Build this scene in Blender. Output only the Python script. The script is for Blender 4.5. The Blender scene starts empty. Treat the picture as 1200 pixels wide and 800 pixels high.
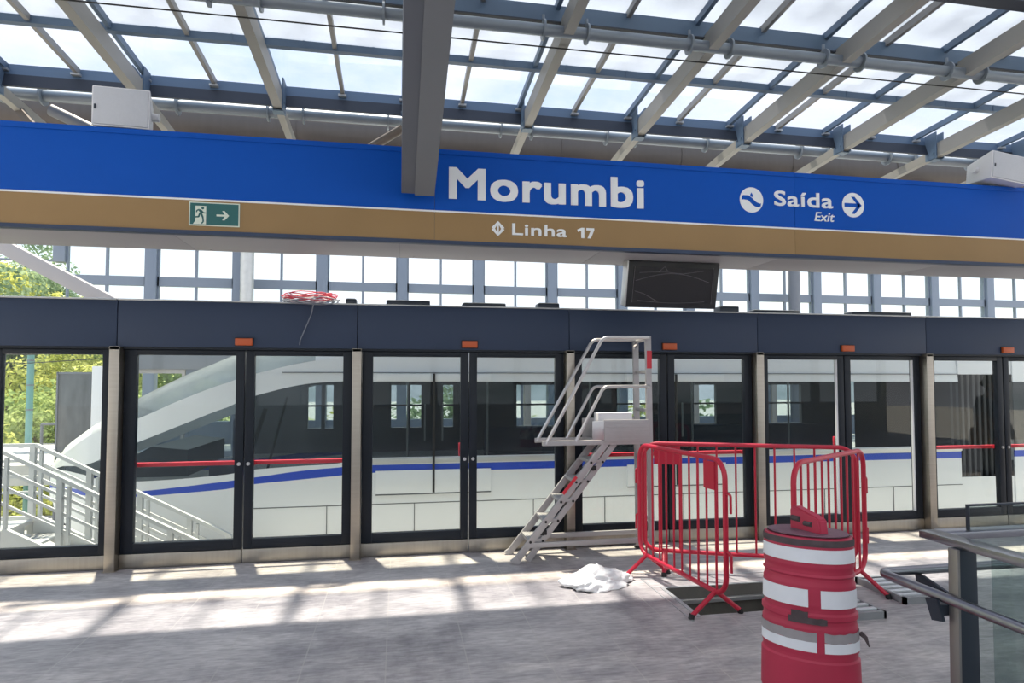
import bpy, bmesh, math, random
from mathutils import Vector, Matrix, noise
random.seed(7)
PI = math.pi
SC = bpy.context.scene
COL = SC.collection
V = Vector

# ------------------------------------------------------------------ materials
def srgb(r, g, b):
    f = lambda c: (c/12.92 if c <= .04045 else ((c+.055)/1.055)**2.4)
    return (f(r/255), f(g/255), f(b/255), 1)

def mat(name, col, rough=.5, metal=0., var=.0, scale=6., bump=0., bscale=40., spec=.5, stretch=None):
    m = bpy.data.materials.new(name); m.use_nodes = True
    nt = m.node_tree; N = nt.nodes; L = nt.links
    p = N['Principled BSDF']
    p.inputs['Base Color'].default_value = col
    p.inputs['Roughness'].default_value = rough
    p.inputs['Metallic'].default_value = metal
    p.inputs['Specular IOR Level'].default_value = spec
    tc = N.new('ShaderNodeTexCoord')
    src = tc.outputs['Object']
    if stretch:
        mp = N.new('ShaderNodeMapping'); mp.inputs['Scale'].default_value = stretch
        L.new(src, mp.inputs['Vector']); src = mp.outputs['Vector']
    if var:
        nz = N.new('ShaderNodeTexNoise'); nz.inputs['Scale'].default_value = scale; nz.inputs['Detail'].default_value = 5
        L.new(src, nz.inputs['Vector'])
        mx = N.new('ShaderNodeMix'); mx.data_type = 'RGBA'
        mx.inputs['A'].default_value = tuple(max(0, c*(1-var)) for c in col[:3])+(1,)
        mx.inputs['B'].default_value = tuple(min(1, c*(1+var)) for c in col[:3])+(1,)
        L.new(nz.outputs['Fac'], mx.inputs['Factor'])
        L.new(mx.outputs['Result'], p.inputs['Base Color'])
    if bump:
        nb = N.new('ShaderNodeTexNoise'); nb.inputs['Scale'].default_value = bscale; nb.inputs['Detail'].default_value = 4
        L.new(src, nb.inputs['Vector'])
        b = N.new('ShaderNodeBump'); b.inputs['Strength'].default_value = bump; b.inputs['Distance'].default_value = .01
        L.new(nb.outputs['Fac'], b.inputs['Height']); L.new(b.outputs['Normal'], p.inputs['Normal'])
    return m

def glass(name, tint, refl=1.0, rough=.0, ior=1.45, milky=0., milk=(.9, .93, .95, 1)):
    m = bpy.data.materials.new(name); m.use_nodes = True
    nt = m.node_tree; N = nt.nodes; L = nt.links
    N.remove(N['Principled BSDF'])
    out = N['Material Output']
    t = N.new('ShaderNodeBsdfTransparent'); t.inputs['Color'].default_value = tint
    g = N.new('ShaderNodeBsdfGlossy'); g.inputs['Roughness'].default_value = rough
    fr = N.new('ShaderNodeFresnel'); fr.inputs['IOR'].default_value = ior
    mu = N.new('ShaderNodeMath'); mu.operation = 'MULTIPLY'; mu.inputs[1].default_value = refl
    ge = N.new('ShaderNodeNewGeometry'); inv = N.new('ShaderNodeMath'); inv.operation = 'SUBTRACT'; inv.inputs[0].default_value = 1.; L.new(ge.outputs['Backfacing'], inv.inputs[1])
    mb_ = N.new('ShaderNodeMath'); mb_.operation = 'MULTIPLY'; L.new(fr.outputs['Fac'], mb_.inputs[0]); L.new(inv.outputs[0], mb_.inputs[1])
    L.new(mb_.outputs[0], mu.inputs[0])
    base = t.outputs['BSDF']
    if milky:
        tr = N.new('ShaderNodeBsdfTranslucent'); tr.inputs['Color'].default_value = milk
        df = N.new('ShaderNodeBsdfDiffuse'); df.inputs['Color'].default_value = milk
        m1 = N.new('ShaderNodeMixShader'); m1.inputs['Fac'].default_value = .3
        L.new(tr.outputs['BSDF'], m1.inputs[1]); L.new(df.outputs['BSDF'], m1.inputs[2])
        m2 = N.new('ShaderNodeMixShader')
        tc = N.new('ShaderNodeTexCoord'); nz = N.new('ShaderNodeTexNoise'); nz.inputs['Scale'].default_value = 2.2; nz.inputs['Detail'].default_value = 6
        L.new(tc.outputs['Object'], nz.inputs['Vector'])
        mr = N.new('ShaderNodeMapRange'); mr.inputs['From Min'].default_value = .3; mr.inputs['From Max'].default_value = .7
        mr.inputs['To Min'].default_value = milky*.75; mr.inputs['To Max'].default_value = min(1, milky*1.25)
        L.new(nz.outputs['Fac'], mr.inputs['Value']); L.new(mr.outputs['Result'], m2.inputs['Fac'])
        L.new(base, m2.inputs[1]); L.new(m1.outputs['Shader'], m2.inputs[2])
        base = m2.outputs['Shader']
    mx = N.new('ShaderNodeMixShader')
    L.new(mu.outputs['Value'], mx.inputs['Fac']); L.new(base, mx.inputs[1]); L.new(g.outputs['BSDF'], mx.inputs[2])
    L.new(mx.outputs['Shader'], out.inputs['Surface'])
    return m

M = {}
M['navy'] = mat('header_paint', (.040, .058, .104, 1), .42, 0, .12, 1.2, spec=.22)
M['black'] = mat('black_frame', (.010, .014, .022, 1), .35, spec=.25)
M['steel'] = mat('brushed_steel', (.40, .36, .31, 1), .38, 1., .12, 3., .05, 60, stretch=(.6, .6, 14))
M['kick'] = mat('kick_plate_steel', (.36, .335, .30, 1), .4, 1., .15, 3., .05, 60, stretch=(12, 12, .6))
M['psd_glass'] = glass('screen_glass', (.93, .955, .945, 1), .95, 0, 1.5)
M['signblue'] = mat('sign_blue', srgb(12, 80, 176), .5, 0, .08, 1.0, spec=.12)
M['gold'] = mat('sign_gold', srgb(150, 122, 84), .5, 0, .10, 2.5, spec=.2)
M['white'] = mat('white_vinyl', (.80, .82, .84, 1), .5)
M['soffit'] = mat('soffit_panel', (.33, .33, .36, 1), .55)
M['slope'] = mat('sloping_beam_paint', (.30, .29, .31, 1), .6, 0, .08, 3.)
M['roofsteel'] = mat('rafter_paint', (.28, .275, .265, 1), .5, 0, .08, 3.)
M['purlin'] = mat('purlin_paint', (.10, .155, .235, 1), .5, 0, .1, 2.)
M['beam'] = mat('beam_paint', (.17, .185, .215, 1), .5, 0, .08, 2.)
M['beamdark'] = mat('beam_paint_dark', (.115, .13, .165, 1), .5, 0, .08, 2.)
M['galv'] = mat('galvanised_steel', (.50, .51, .52, 1), .45, .6, .15, 8.)
M['eavedark'] = mat('eave_shadow_paint', (.03, .037, .055, 1), .6)  # shade on the lower eave web and purlin flanges put into the colour
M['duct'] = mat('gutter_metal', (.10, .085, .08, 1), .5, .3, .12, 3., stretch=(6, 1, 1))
M['roofglass'] = glass('roof_glass', (.77, .80, .87, 1), .6, 0, 1.45, .06)
M['roofmilk'] = glass('sun_diffusing_roof_glass', (.78, .82, .89, 1), .5, 0, 1.45, .80, (.50, .535, .60, 1))  # upper panes made milky to block direct sun and spread its light
M['milky'] = glass('sun_softening_sheet', (.4, .43, .5, 1), .5, .2, 1.45, .9, (.56, .58, .64, 1))
M['clearglass'] = glass('clear_glass', (.93, .96, .97, 1), .9, 0, 1.45)
M['railglass'] = glass('green_tinted_glass', (.80, .85, .84, 1), 1., 0, 1.5)
M['concrete'] = mat('concrete', (.52, .51, .48, 1), .85, 0, .15, 4., .3, 30)
M['deck'] = mat('track_deck_concrete', (.34, .34, .33, 1), .85, 0, .15, 4., .3, 30)
M['darkconc'] = mat('dark_concrete', (.16, .155, .135, 1), .9, 0, .25, 5., .4, 25)  # dark brownish concrete for the pit lining
M['trainwhite'] = mat('train_white', (.80, .82, .84, 1), .25)
M['trainblue'] = mat('train_blue', srgb(34, 74, 190), .3)
M['trainblack'] = mat('train_black', (.012, .014, .018, 1), .25)
M['trainglass'] = glass('train_tinted_glass', (.36, .41, .44, 1), 1., 0, 1.5, .11, (.30, .36, .44, 1))  # milky share imitates hazy reflections on the side glazing
M['windshield'] = glass('windshield_glass', (.34, .39, .43, 1), 1.6, .03, 1.6, .5, (.62, .68, .74, 1))  # pale milk puts the sky's reflection into the glass colour
M['traingrey'] = mat('train_interior', (.10, .11, .125, 1), .6)
M['trainsilver'] = mat('train_trim', (.62, .62, .60, 1), .35, .5)
M['seat'] = mat('seat_fabric', (.06, .08, .14, 1), .8)
M['red'] = mat('red_paint', srgb(188, 28, 56), .4, 0, .08, 5.)
M['redbar'] = mat('push_bar_red', srgb(214, 40, 62), .35)
M['redlabel'] = mat('red_label', srgb(200, 45, 60), .5)
M['barrelred'] = mat('barrel_red', srgb(172, 42, 70), .5, 0, .16, 5., .12, 8)
M['lid'] = mat('dusty_lid', srgb(112, 78, 92), .6, 0, .3, 9.)
M['barreldark'] = mat('barrel_scuffs_and_hollow_shade', (.075, .055, .06, 1), .8, 0, .5, 20.)
M['reflect'] = mat('reflective_tape', (.74, .76, .80, 1), .4, 0, .08, 12.)
M['greytape'] = mat('worn_tape', (.30, .28, .29, 1), .6, 0, .25, 14.)
M['alu'] = mat('aluminium', (.56, .55, .56, 1), .36, .75, .08, 8.)
M['alum'] = mat('aluminium_matt', (.40, .385, .39, 1), .5, .35, .10, 8.)
M['postcover'] = mat('post_cover_steel', (.25, .23, .225, 1), .45, .8, .1, 3.)
M['gratedark'] = mat('grating_edge_zinc', (.30, .31, .32, 1), .5, .3, .12, 8.)
M['grate'] = mat('grating_zinc', (.66, .68, .70, 1), .5, .2, .1, 8.)
M['rubber'] = mat('black_rubber', (.015, .015, .016, 1), .7)
M['orange'] = mat('orange_lens', srgb(190, 84, 34), .35)
M['plasticwhite'] = mat('white_plastic', (.74, .74, .77, 1), .5)
M['speakergrille'] = mat('speaker_grille', (.55, .57, .62, 1), .6, 0, .05, 60., .3, 300)
M['wirered'] = mat('red_wire', srgb(205, 70, 90), .5)
M['wirewhite'] = mat('white_wire', (.75, .75, .78, 1), .5)
M['wiregrey'] = mat('grey_wire', (.20, .22, .27, 1), .5)
M['tvblack'] = mat('tv_black', (.012, .012, .016, 1), .4)
M['screen'] = mat('tv_screen', (.014, .012, .016, 1), .25)
M['pipegrey'] = mat('painted_pipe', (.22, .255, .30, 1), .4, .3, .1, 5.)
M['wrap'] = mat('plastic_wrap_crease', (.16, .15, .17, 1), .3)
M['signgreen'] = mat('exit_green', srgb(24, 92, 92), .5)
M['signpale'] = mat('exit_pale', (.66, .72, .62, 1), .5)
M['bagwhite'] = mat('plastic_bag', (.80, .80, .80, 1), .35, 0, 0, 1, .5, 30)
M['charcoal'] = mat('post_charcoal', (.028, .037, .054, 1), .4, .3)
M['railsteel'] = mat('handrail_steel', (.30, .30, .33, 1), .28, 1.)
M['panelgrey'] = mat('stained_grey_panel', (.13, .135, .145, 1), .5, 0, .55, 2.2, stretch=(3, 3, .8))
M['teal'] = mat('teal_paint', srgb(104, 150, 150), .6)
M['windowframe'] = mat('window_frame_paint', (.15, .185, .25, 1), .5)
M['trunk'] = mat('bark', (.12, .09, .06, 1), .9, 0, .2, 5)
M['stairmetal'] = mat('stair_galvanised', (.60, .62, .63, 1), .5, .3, .08, 6.)
M['bellows'] = mat('bellows', (.05, .055, .06, 1), .7)

def leafmat(name, a, b):
    m = bpy.data.materials.new(name); m.use_nodes = True
    nt = m.node_tree; N = nt.nodes; L = nt.links
    N.remove(N['Principled BSDF'])
    tc = N.new('ShaderNodeTexCoord'); nz = N.new('ShaderNodeTexNoise'); nz.inputs['Scale'].default_value = .55; nz.inputs['Detail'].default_value = 4
    L.new(tc.outputs['Object'], nz.inputs['Vector'])
    cr = N.new('ShaderNodeValToRGB'); cr.color_ramp.elements[0].position = .35; cr.color_ramp.elements[1].position = .65
    cr.color_ramp.elements[0].color = a; cr.color_ramp.elements[1].color = b
    L.new(nz.outputs['Fac'], cr.inputs['Fac'])
    d = N.new('ShaderNodeBsdfDiffuse'); t = N.new('ShaderNodeBsdfTranslucent')
    L.new(cr.outputs['Color'], d.inputs['Color']); L.new(cr.outputs['Color'], t.inputs['Color'])
    mx = N.new('ShaderNodeMixShader'); mx.inputs['Fac'].default_value = .45
    L.new(d.outputs['BSDF'], mx.inputs[1]); L.new(t.outputs['BSDF'], mx.inputs[2])
    L.new(mx.outputs['Shader'], N['Material Output'].inputs['Surface'])
    return m
M['leafA'] = leafmat('leaves_yellow_green', (.34, .38, .10, 1), (.66, .66, .24, 1))
M['leafB'] = leafmat('leaves_mid_green', (.22, .31, .12, 1), (.46, .53, .22, 1))
M['leafC'] = leafmat('leaves_blue_green', (.19, .27, .18, 1), (.36, .46, .30, 1))
M['hill'] = mat('hillside_grass', (.36, .40, .15, 1), .9, 0, .4, .3)

def floor_material():
    m = bpy.data.materials.new('stone_tiles'); m.use_nodes = True
    nt = m.node_tree; N = nt.nodes; L = nt.links
    p = N['Principled BSDF']
    tc = N.new('ShaderNodeTexCoord')
    sep = N.new('ShaderNodeSeparateXYZ'); L.new(tc.outputs['Object'], sep.inputs[0])
    def math_(op, a, b=None, c=None):
        n = N.new('ShaderNodeMath'); n.operation = op
        for i, v in enumerate((a, b, c)):
            if v is None: continue
            if isinstance(v, (int, float)): n.inputs[i].default_value = v
            else: L.new(v, n.inputs[i])
        return n.outputs[0]
    fx = math_('FRACT', math_('DIVIDE', math_('ADD', sep.outputs['X'], .06+.475*40), .475))
    fy = math_('FRACT', math_('DIVIDE', math_('ADD', sep.outputs['Y'], .475*40-.13), .95))
    ex = math_('MINIMUM', fx, math_('SUBTRACT', 1., fx))
    ey = math_('MINIMUM', fy, math_('SUBTRACT', 1., fy))
    jx = math_('LESS_THAN', ex, .0085); jy = math_('LESS_THAN', ey, .0030)
    joint = math_('MAXIMUM', jx, math_('MULTIPLY', jy, .6))
    # stone mottling and traffic dirt
    n1 = N.new('ShaderNodeTexNoise'); n1.inputs['Scale'].default_value = 1.3; n1.inputs['Detail'].default_value = 7; n1.inputs['Roughness'].default_value = .62
    mp = N.new('ShaderNodeMapping'); mp.inputs['Scale'].default_value = (1, 2.2, 1); L.new(tc.outputs['Object'], mp.inputs['Vector']); L.new(mp.outputs['Vector'], n1.inputs['Vector'])
    n2 = N.new('ShaderNodeTexNoise'); n2.inputs['Scale'].default_value = 16; n2.inputs['Detail'].default_value = 6
    mp2 = N.new('ShaderNodeMapping'); mp2.inputs['Scale'].default_value = (.7, 3.0, 1); L.new(tc.outputs['Object'], mp2.inputs['Vector']); L.new(mp2.outputs['Vector'], n2.inputs['Vector'])
    r1 = N.new('ShaderNodeValToRGB'); r1.color_ramp.elements[0].position = .32; r1.color_ramp.elements[1].position = .62
    r1.color_ramp.elements[0].color = (.27, .25, .26, 1); r1.color_ramp.elements[1].color = (.50, .465, .455, 1)
    L.new(n1.outputs['Fac'], r1.inputs['Fac'])
    mx = N.new('ShaderNodeMix'); mx.data_type = 'RGBA'; mx.blend_type = 'OVERLAY'; mx.inputs['Factor'].default_value = .75
    L.new(r1.outputs['Color'], mx.inputs['A']); L.new(n2.outputs['Color'], mx.inputs['B'])
    bw = N.new('ShaderNodeRGBToBW'); L.new(n2.outputs['Color'], bw.inputs[0]); L.new(bw.outputs[0], mx.inputs['B'])
    n3 = N.new('ShaderNodeTexNoise'); n3.inputs['Scale'].default_value = 1.0; n3.inputs['Detail'].default_value = 8; n3.inputs['Roughness'].default_value = .7
    mp3 = N.new('ShaderNodeMapping'); mp3.inputs['Scale'].default_value = (1.5, .75, 1); mp3.inputs['Location'].default_value = (3.1, 1.7, 0); L.new(tc.outputs['Object'], mp3.inputs['Vector']); L.new(mp3.outputs['Vector'], n3.inputs['Vector'])
    r3 = N.new('ShaderNodeValToRGB'); r3.color_ramp.elements[0].position = .50; r3.color_ramp.elements[1].position = .68
    r3.color_ramp.elements[0].color = (1, 1, 1, 1); r3.color_ramp.elements[1].color = (.62, .61, .64, 1); L.new(n3.outputs['Fac'], r3.inputs['Fac'])
    md = N.new('ShaderNodeMix'); md.data_type = 'RGBA'; md.blend_type = 'MULTIPLY'; md.inputs['Factor'].default_value = 1.
    L.new(mx.outputs['Result'], md.inputs['A']); L.new(r3.outputs['Color'], md.inputs['B']); mx = md
    mj = N.new('ShaderNodeMix'); mj.data_type = 'RGBA'
    L.new(math_('MULTIPLY', joint, .55), mj.inputs['Factor']); L.new(mx.outputs['Result'], mj.inputs['A'])
    mj.inputs['B'].default_value = (.46, .43, .40, 1)
    L.new(mj.outputs['Result'], p.inputs['Base Color'])
    rr = N.new('ShaderNodeMapRange'); rr.inputs['To Min'].default_value = .34; rr.inputs['To Max'].default_value = .62
    L.new(n1.outputs['Fac'], rr.inputs['Value']); L.new(rr.outputs['Result'], p.inputs['Roughness'])
    b = N.new('ShaderNodeBump'); b.inputs['Strength'].default_value = .25; b.inputs['Distance'].default_value = .004
    hh = math_('SUBTRACT', n2.outputs['Fac'], math_('MULTIPLY', joint, .6))
    L.new(hh, b.inputs['Height']); L.new(b.outputs['Normal'], p.inputs['Normal'])
    return m
M['floor'] = floor_material()

# ------------------------------------------------------------------ mesh builder
class MB:
    def __init__(s):
        s.bm = bmesh.new()
    def face(s, vs, mi=0):
        try:
            f = s.bm.faces.new(vs); f.material_index = mi; return f
        except ValueError:
            return None
    def hexa(s, c8, mi=0, bev=0.):
        # c8: 4 bottom then 4 top corners
        b = bmesh.new()
        v = [b.verts.new(c) for c in c8]
        for q in ((3, 2, 1, 0), (4, 5, 6, 7), (0, 1, 5, 4), (1, 2, 6, 5), (2, 3, 7, 6), (3, 0, 4, 7)):
            b.faces.new([v[i] for i in q])
        if bev:
            bmesh.ops.bevel(b, geom=list(b.edges), offset=bev, segments=2, affect='EDGES', profile=.6)
        s.merge(b, mi)
    def merge(s, b, mi=0):
        bmesh.ops.recalc_face_normals(b, faces=b.faces)
        mp = {}
        for v in b.verts: mp[v] = s.bm.verts.new(v.co)
        for f in b.faces: s.face([mp[v] for v in f.verts], mi)
        b.free()
    def box(s, x0, x1, y0, y1, z0, z1, mi=0, bev=0.):
        s.hexa([(x0, y0, z0), (x1, y0, z0), (x1, y1, z0), (x0, y1, z0), (x0, y0, z1), (x1, y0, z1), (x1, y1, z1), (x0, y1, z1)], mi, bev)
    def bar(s, p, q, w, h, up=(0, 0, 1), mi=0, bev=0.):
        p, q = V(p), V(q); d = (q-p).normalized(); u = V(up)
        r = d.cross(u).normalized(); u = r.cross(d).normalized()
        a, b = r*w/2, u*h/2
        s.hexa([p-a-b, p+a-b, q+a-b, q-a-b, p-a+b, p+a+b, q+a+b, q-a+b], mi, bev)
    def tube(s, pts, r, seg=10, closed=False, mi=0):
        pts = [V(p) for p in pts]; n = len(pts)
        b = bmesh.new(); rings = []
        t0 = None; nrm = None
        for i, p in enumerate(pts):
            if closed:
                t = (pts[(i+1) % n]-pts[i-1]).normalized()
            elif i == 0: t = (pts[1]-p).normalized()
            elif i == n-1: t = (p-pts[i-1]).normalized()
            else: t = ((pts[i+1]-p).normalized()+(p-pts[i-1]).normalized()).normalized()
            if nrm is None:
                nrm = t.orthogonal().normalized()
            else:
                ax = t0.cross(t)
                if ax.length > 1e-8:
                    nrm = Matrix.Rotation(t0.angle(t), 3, ax.normalized()) @ nrm
            t0 = t; bn = t.cross(nrm)
            rr = r[i] if isinstance(r, (list, tuple)) else r
            rings.append([b.verts.new(p+(nrm*math.cos(a)+bn*math.sin(a))*rr) for a in (2*PI*k/seg for k in range(seg))])
        m = n if closed else n-1
        for i in range(m):
            A, B = rings[i], rings[(i+1) % n]
            for k in range(seg):
                b.faces.new((A[k], A[(k+1) % seg], B[(k+1) % seg], B[k]))
        if not closed:
            b.faces.new(list(reversed(rings[0]))); b.faces.new(rings[-1])
        s.merge(b, mi)
    def cyl(s, p, q, r, seg=14, mi=0):
        s.tube([p, q], r, seg, False, mi)
    def lathe(s, prof, c, seg=36, mi=0, cap=True):
        b = bmesh.new(); rings = []
        for (r, z) in prof:
            rings.append([b.verts.new((c[0]+r*math.cos(a), c[1]+r*math.sin(a), c[2]+z)) for a in (2*PI*k/seg for k in range(seg))])
        for A, B in zip(rings, rings[1:]):
            for k in range(seg):
                b.faces.new((A[k], A[(k+1) % seg], B[(k+1) % seg], B[k]))
        if cap:
            b.faces.new(list(reversed(rings[0]))); b.faces.new(rings[-1])
        s.merge(b, mi)
    def prism(s, poly, y0, y1, mi=0, axis='y'):
        f = {'y': lambda a, b, d: (a, d, b), 'x': lambda a, b, d: (d, a, b), 'z': lambda a, b, d: (a, b, d)}[axis]
        b = bmesh.new()
        A = [b.verts.new(f(p[0], p[1], y0)) for p in poly]; B = [b.verts.new(f(p[0], p[1], y1)) for p in poly]
        n = len(poly)
        b.faces.new(A); b.faces.new(list(reversed(B)))
        for k in range(n): b.faces.new((A[k], B[k], B[(k+1) % n], A[(k+1) % n]))
        s.merge(b, mi)
    def grid(s, rows, mi=0, closed=False):
        R = [[s.bm.verts.new(p) for p in row] for row in rows]
        for A, B in zip(R, R[1:]):
            for k in range(len(A)-1):
                s.face((A[k], A[k+1], B[k+1], B[k]), mi)
    def build(s, name, mats, parent=None, loc=None, smooth=30):
        if not isinstance(mats, (list, tuple)): mats = [mats]
        me = bpy.data.meshes.new(name)
        bb = [v.co.copy() for v in s.bm.verts]
        if loc is None:
            if parent is not None: loc = V(parent.location)
            else:
                mn = V([min(p[i] for p in bb) for i in range(3)]); mx = V([max(p[i] for p in bb) for i in range(3)])
                loc = V(((mn.x+mx.x)/2, (mn.y+mx.y)/2, mn.z))
        loc = V(loc)
        bmesh.ops.translate(s.bm, verts=s.bm.verts, vec=-loc)
        s.bm.to_mesh(me); s.bm.free()
        for m in mats: me.materials.append(m)
        if smooth:
            for p in me.polygons: p.use_smooth = True
            me.set_sharp_from_angle(angle=math.radians(smooth))
        o = bpy.data.objects.new(name, me); COL.objects.link(o)
        if parent is not None:
            # the root Empty has only a location; a part that is itself a parent sits at the root's origin
            o.parent = parent
            root = parent
            while root.parent is not None: root = root.parent
            if parent.parent is not None or True:
                o.location = (0, 0, 0)
        else:
            o.location = loc
        return o

def origin(o):
    while o.parent is not None: o = o.parent
    return V(o.location)

def part(mb, name, m, parent, label=None, smooth=30):
    o = mb.build(name, m, parent, origin(parent), smooth)
    if label: o['label'] = label
    return o

def tag(o, label, cat, group=None, kind=None):
    if label: o['label'] = label
    if cat: o['category'] = cat
    if group: o['group'] = group
    if kind: o['kind'] = kind
    return o

def thing(name, label, cat, loc, group=None):
    o = bpy.data.objects.new(name, None); COL.objects.link(o)
    o.location = loc; o.empty_display_size = .1
    return tag(o, label, cat, group)

def struct(mb, name, m, label=None, cat=None, smooth=30):
    o = mb.build(name, m, None, None, smooth); o['kind'] = 'structure'
    if label: o['label'] = label
    if cat: o['category'] = cat
    return o

def solo(mb, name, m, label, cat, group=None, smooth=30):
    o = mb.build(name, m, None, None, smooth)
    return tag(o, label, cat, group)

def fillet(pts, r, n=6, closed=False):
    pts = [V(p) for p in pts]; out = []; N_ = len(pts)
    for i, p in enumerate(pts):
        if not closed and i in (0, N_-1): out.append(p); continue
        a, b = pts[i-1], pts[(i+1) % N_]
        u, v = (a-p).normalized(), (b-p).normalized()
        ang = u.angle(v); d = min(r/math.tan(ang/2), (a-p).length*.49, (b-p).length*.49); rr = d*math.tan(ang/2)
        c = p+(u+v).normalized()*(rr/math.sin(ang/2))
        s0, s1 = p+u*d-c, p+v*d-c
        w = s0.angle(s1); ax = s0.cross(s1).normalized()
        for k in range(n+1): out.append(c+Matrix.Rotation(w*k/n, 3, ax) @ s0)
    return out

ORD = ['first', 'second', 'third', 'fourth', 'fifth', 'sixth', 'seventh', 'eighth', 'ninth', 'tenth', 'eleventh', 'twelfth', 'thirteenth', 'fourteenth', 'fifteenth', 'sixteenth', 'seventeenth', 'eighteenth', 'nineteenth', 'twentieth', 'twenty-first', 'twenty-second', 'twenty-third', 'twenty-fourth']

# ------------------------------------------------------------------ setting: platform floor with the open pit
PX0, PX1, PY0, PY1 = 2.11, 3.05, 4.19, 4.77
b = MB()
xs = [-9, PX0, PX1, 16]; ys = [-6, PY0, PY1, 6.36]
for i in range(3):
    for j in range(3):
        if i == 1 and j == 1: continue
        b.face([b.bm.verts.new(p) for p in ((xs[i], ys[j], 0), (xs[i+1], ys[j], 0), (xs[i+1], ys[j+1], 0), (xs[i], ys[j+1], 0))])
b.box(-9, 16, 6.34, 6.36, -.45, 0.)
fl = struct(b, 'floor', M['floor'])
# keep the tile grid in world coordinates
off = V(fl.location); fl.data.transform(Matrix.Translation(off)); fl.location = (0, 0, 0)

# the pit
pit = thing('floor_pit', 'open rectangular floor pit with dark concrete sides inside the red barriers', 'pit', ((PX0+PX1)/2, (PY0+PY1)/2, 0))
b = MB()
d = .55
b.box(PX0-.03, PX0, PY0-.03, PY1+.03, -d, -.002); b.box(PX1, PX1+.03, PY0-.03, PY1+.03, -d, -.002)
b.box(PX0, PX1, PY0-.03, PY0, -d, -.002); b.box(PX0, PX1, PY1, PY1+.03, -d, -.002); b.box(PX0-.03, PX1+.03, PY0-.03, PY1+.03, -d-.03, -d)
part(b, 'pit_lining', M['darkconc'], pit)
b = MB()
b.box(PX0, PX1, PY1-.035, PY1, -.12, -.09); b.box(PX0, PX0+.03, PY0, PY1-.035, -.12, -.09); b.box(PX1-.03, PX1, PY0, PY1-.035, -.12, -.09)
part(b, 'support_ledge', M['galv'], pit, 'pale metal ledge around the pit')
b = MB()
b.box(PX0-.10, PX0-.085, PY0-.1, PY1+.26, .0005, .004); b.box(PX0-.10, PX1+.1, PY1+.25, PY1+.265, .0005, .004)
b.box(PX0-.03, PX0, PY0-.03, PY1+.03, .0005, .006); b.box(PX0, PX1, PY1, PY1+.03, .0005, .006)
part(b, 'frame', M['galv'], pit, 'thin metal frame set in the tiles')

# ------------------------------------------------------------------ platform screen doors
POST = [-4.535+2.075*k for k in range(8)]           # -4.535 ... 7.915
PH0, PH1 = 1.965, 2.38
bayname = ['at the far left', 'in front of the train nose', 'left of the ladder', 'behind the ladder', 'behind the red barriers', 'at the far right', 'beyond the right railing']
for k, x in enumerate(POST):
    t = thing('screen_post', ['hidden'][0] and 'brushed steel post of the screen doors, %s from the left' % ORD[k], 'post', (x, 6.1, 0), 'steel posts of the screen doors')
    b = MB(); b.box(x-.042, x+.042, 6.03, 6.24, 0.004, PH0, 0, .003); part(b, 'post_shaft', M['steel'], t)
    b = MB(); b.box(x-.055, x+.055, 6.02, 6.25, 0.0, .004); part(b, 'base_plate', M['steel'], t)
    b = MB(); b.box(x-.0425, x+.0425, 6.03, 6.25, PH0-.03, PH0-.002, 0, .002); part(b, 'end_plate', M['steel'], t)
# header sections
for k in range(7):
    x0, x1 = POST[k]+.003, POST[k+1]-.003
    t = thing('header_panel', 'dark navy header box over the screen doors, %s section from the left' % ORD[k], 'header', ((x0+x1)/2, 6.2, PH0), 'navy header boxes over the screen doors')
    b = MB(); b.box(x0, x1, 6.075, 6.32, PH0, PH1, 0, .006); part(b, 'casing', M['navy'], t)
    b = MB(); b.box(x0, x1, 6.06, 6.34, PH1, PH1+.012, 0, .002); part(b, 'top_flange', M['galv'], t, 'pale metal edge along the top')
    b = MB(); b.box(x0+.02, x1-.02, 6.09, 6.3, PH0-.02, PH0); part(b, 'door_track', M['black'], t)
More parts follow.
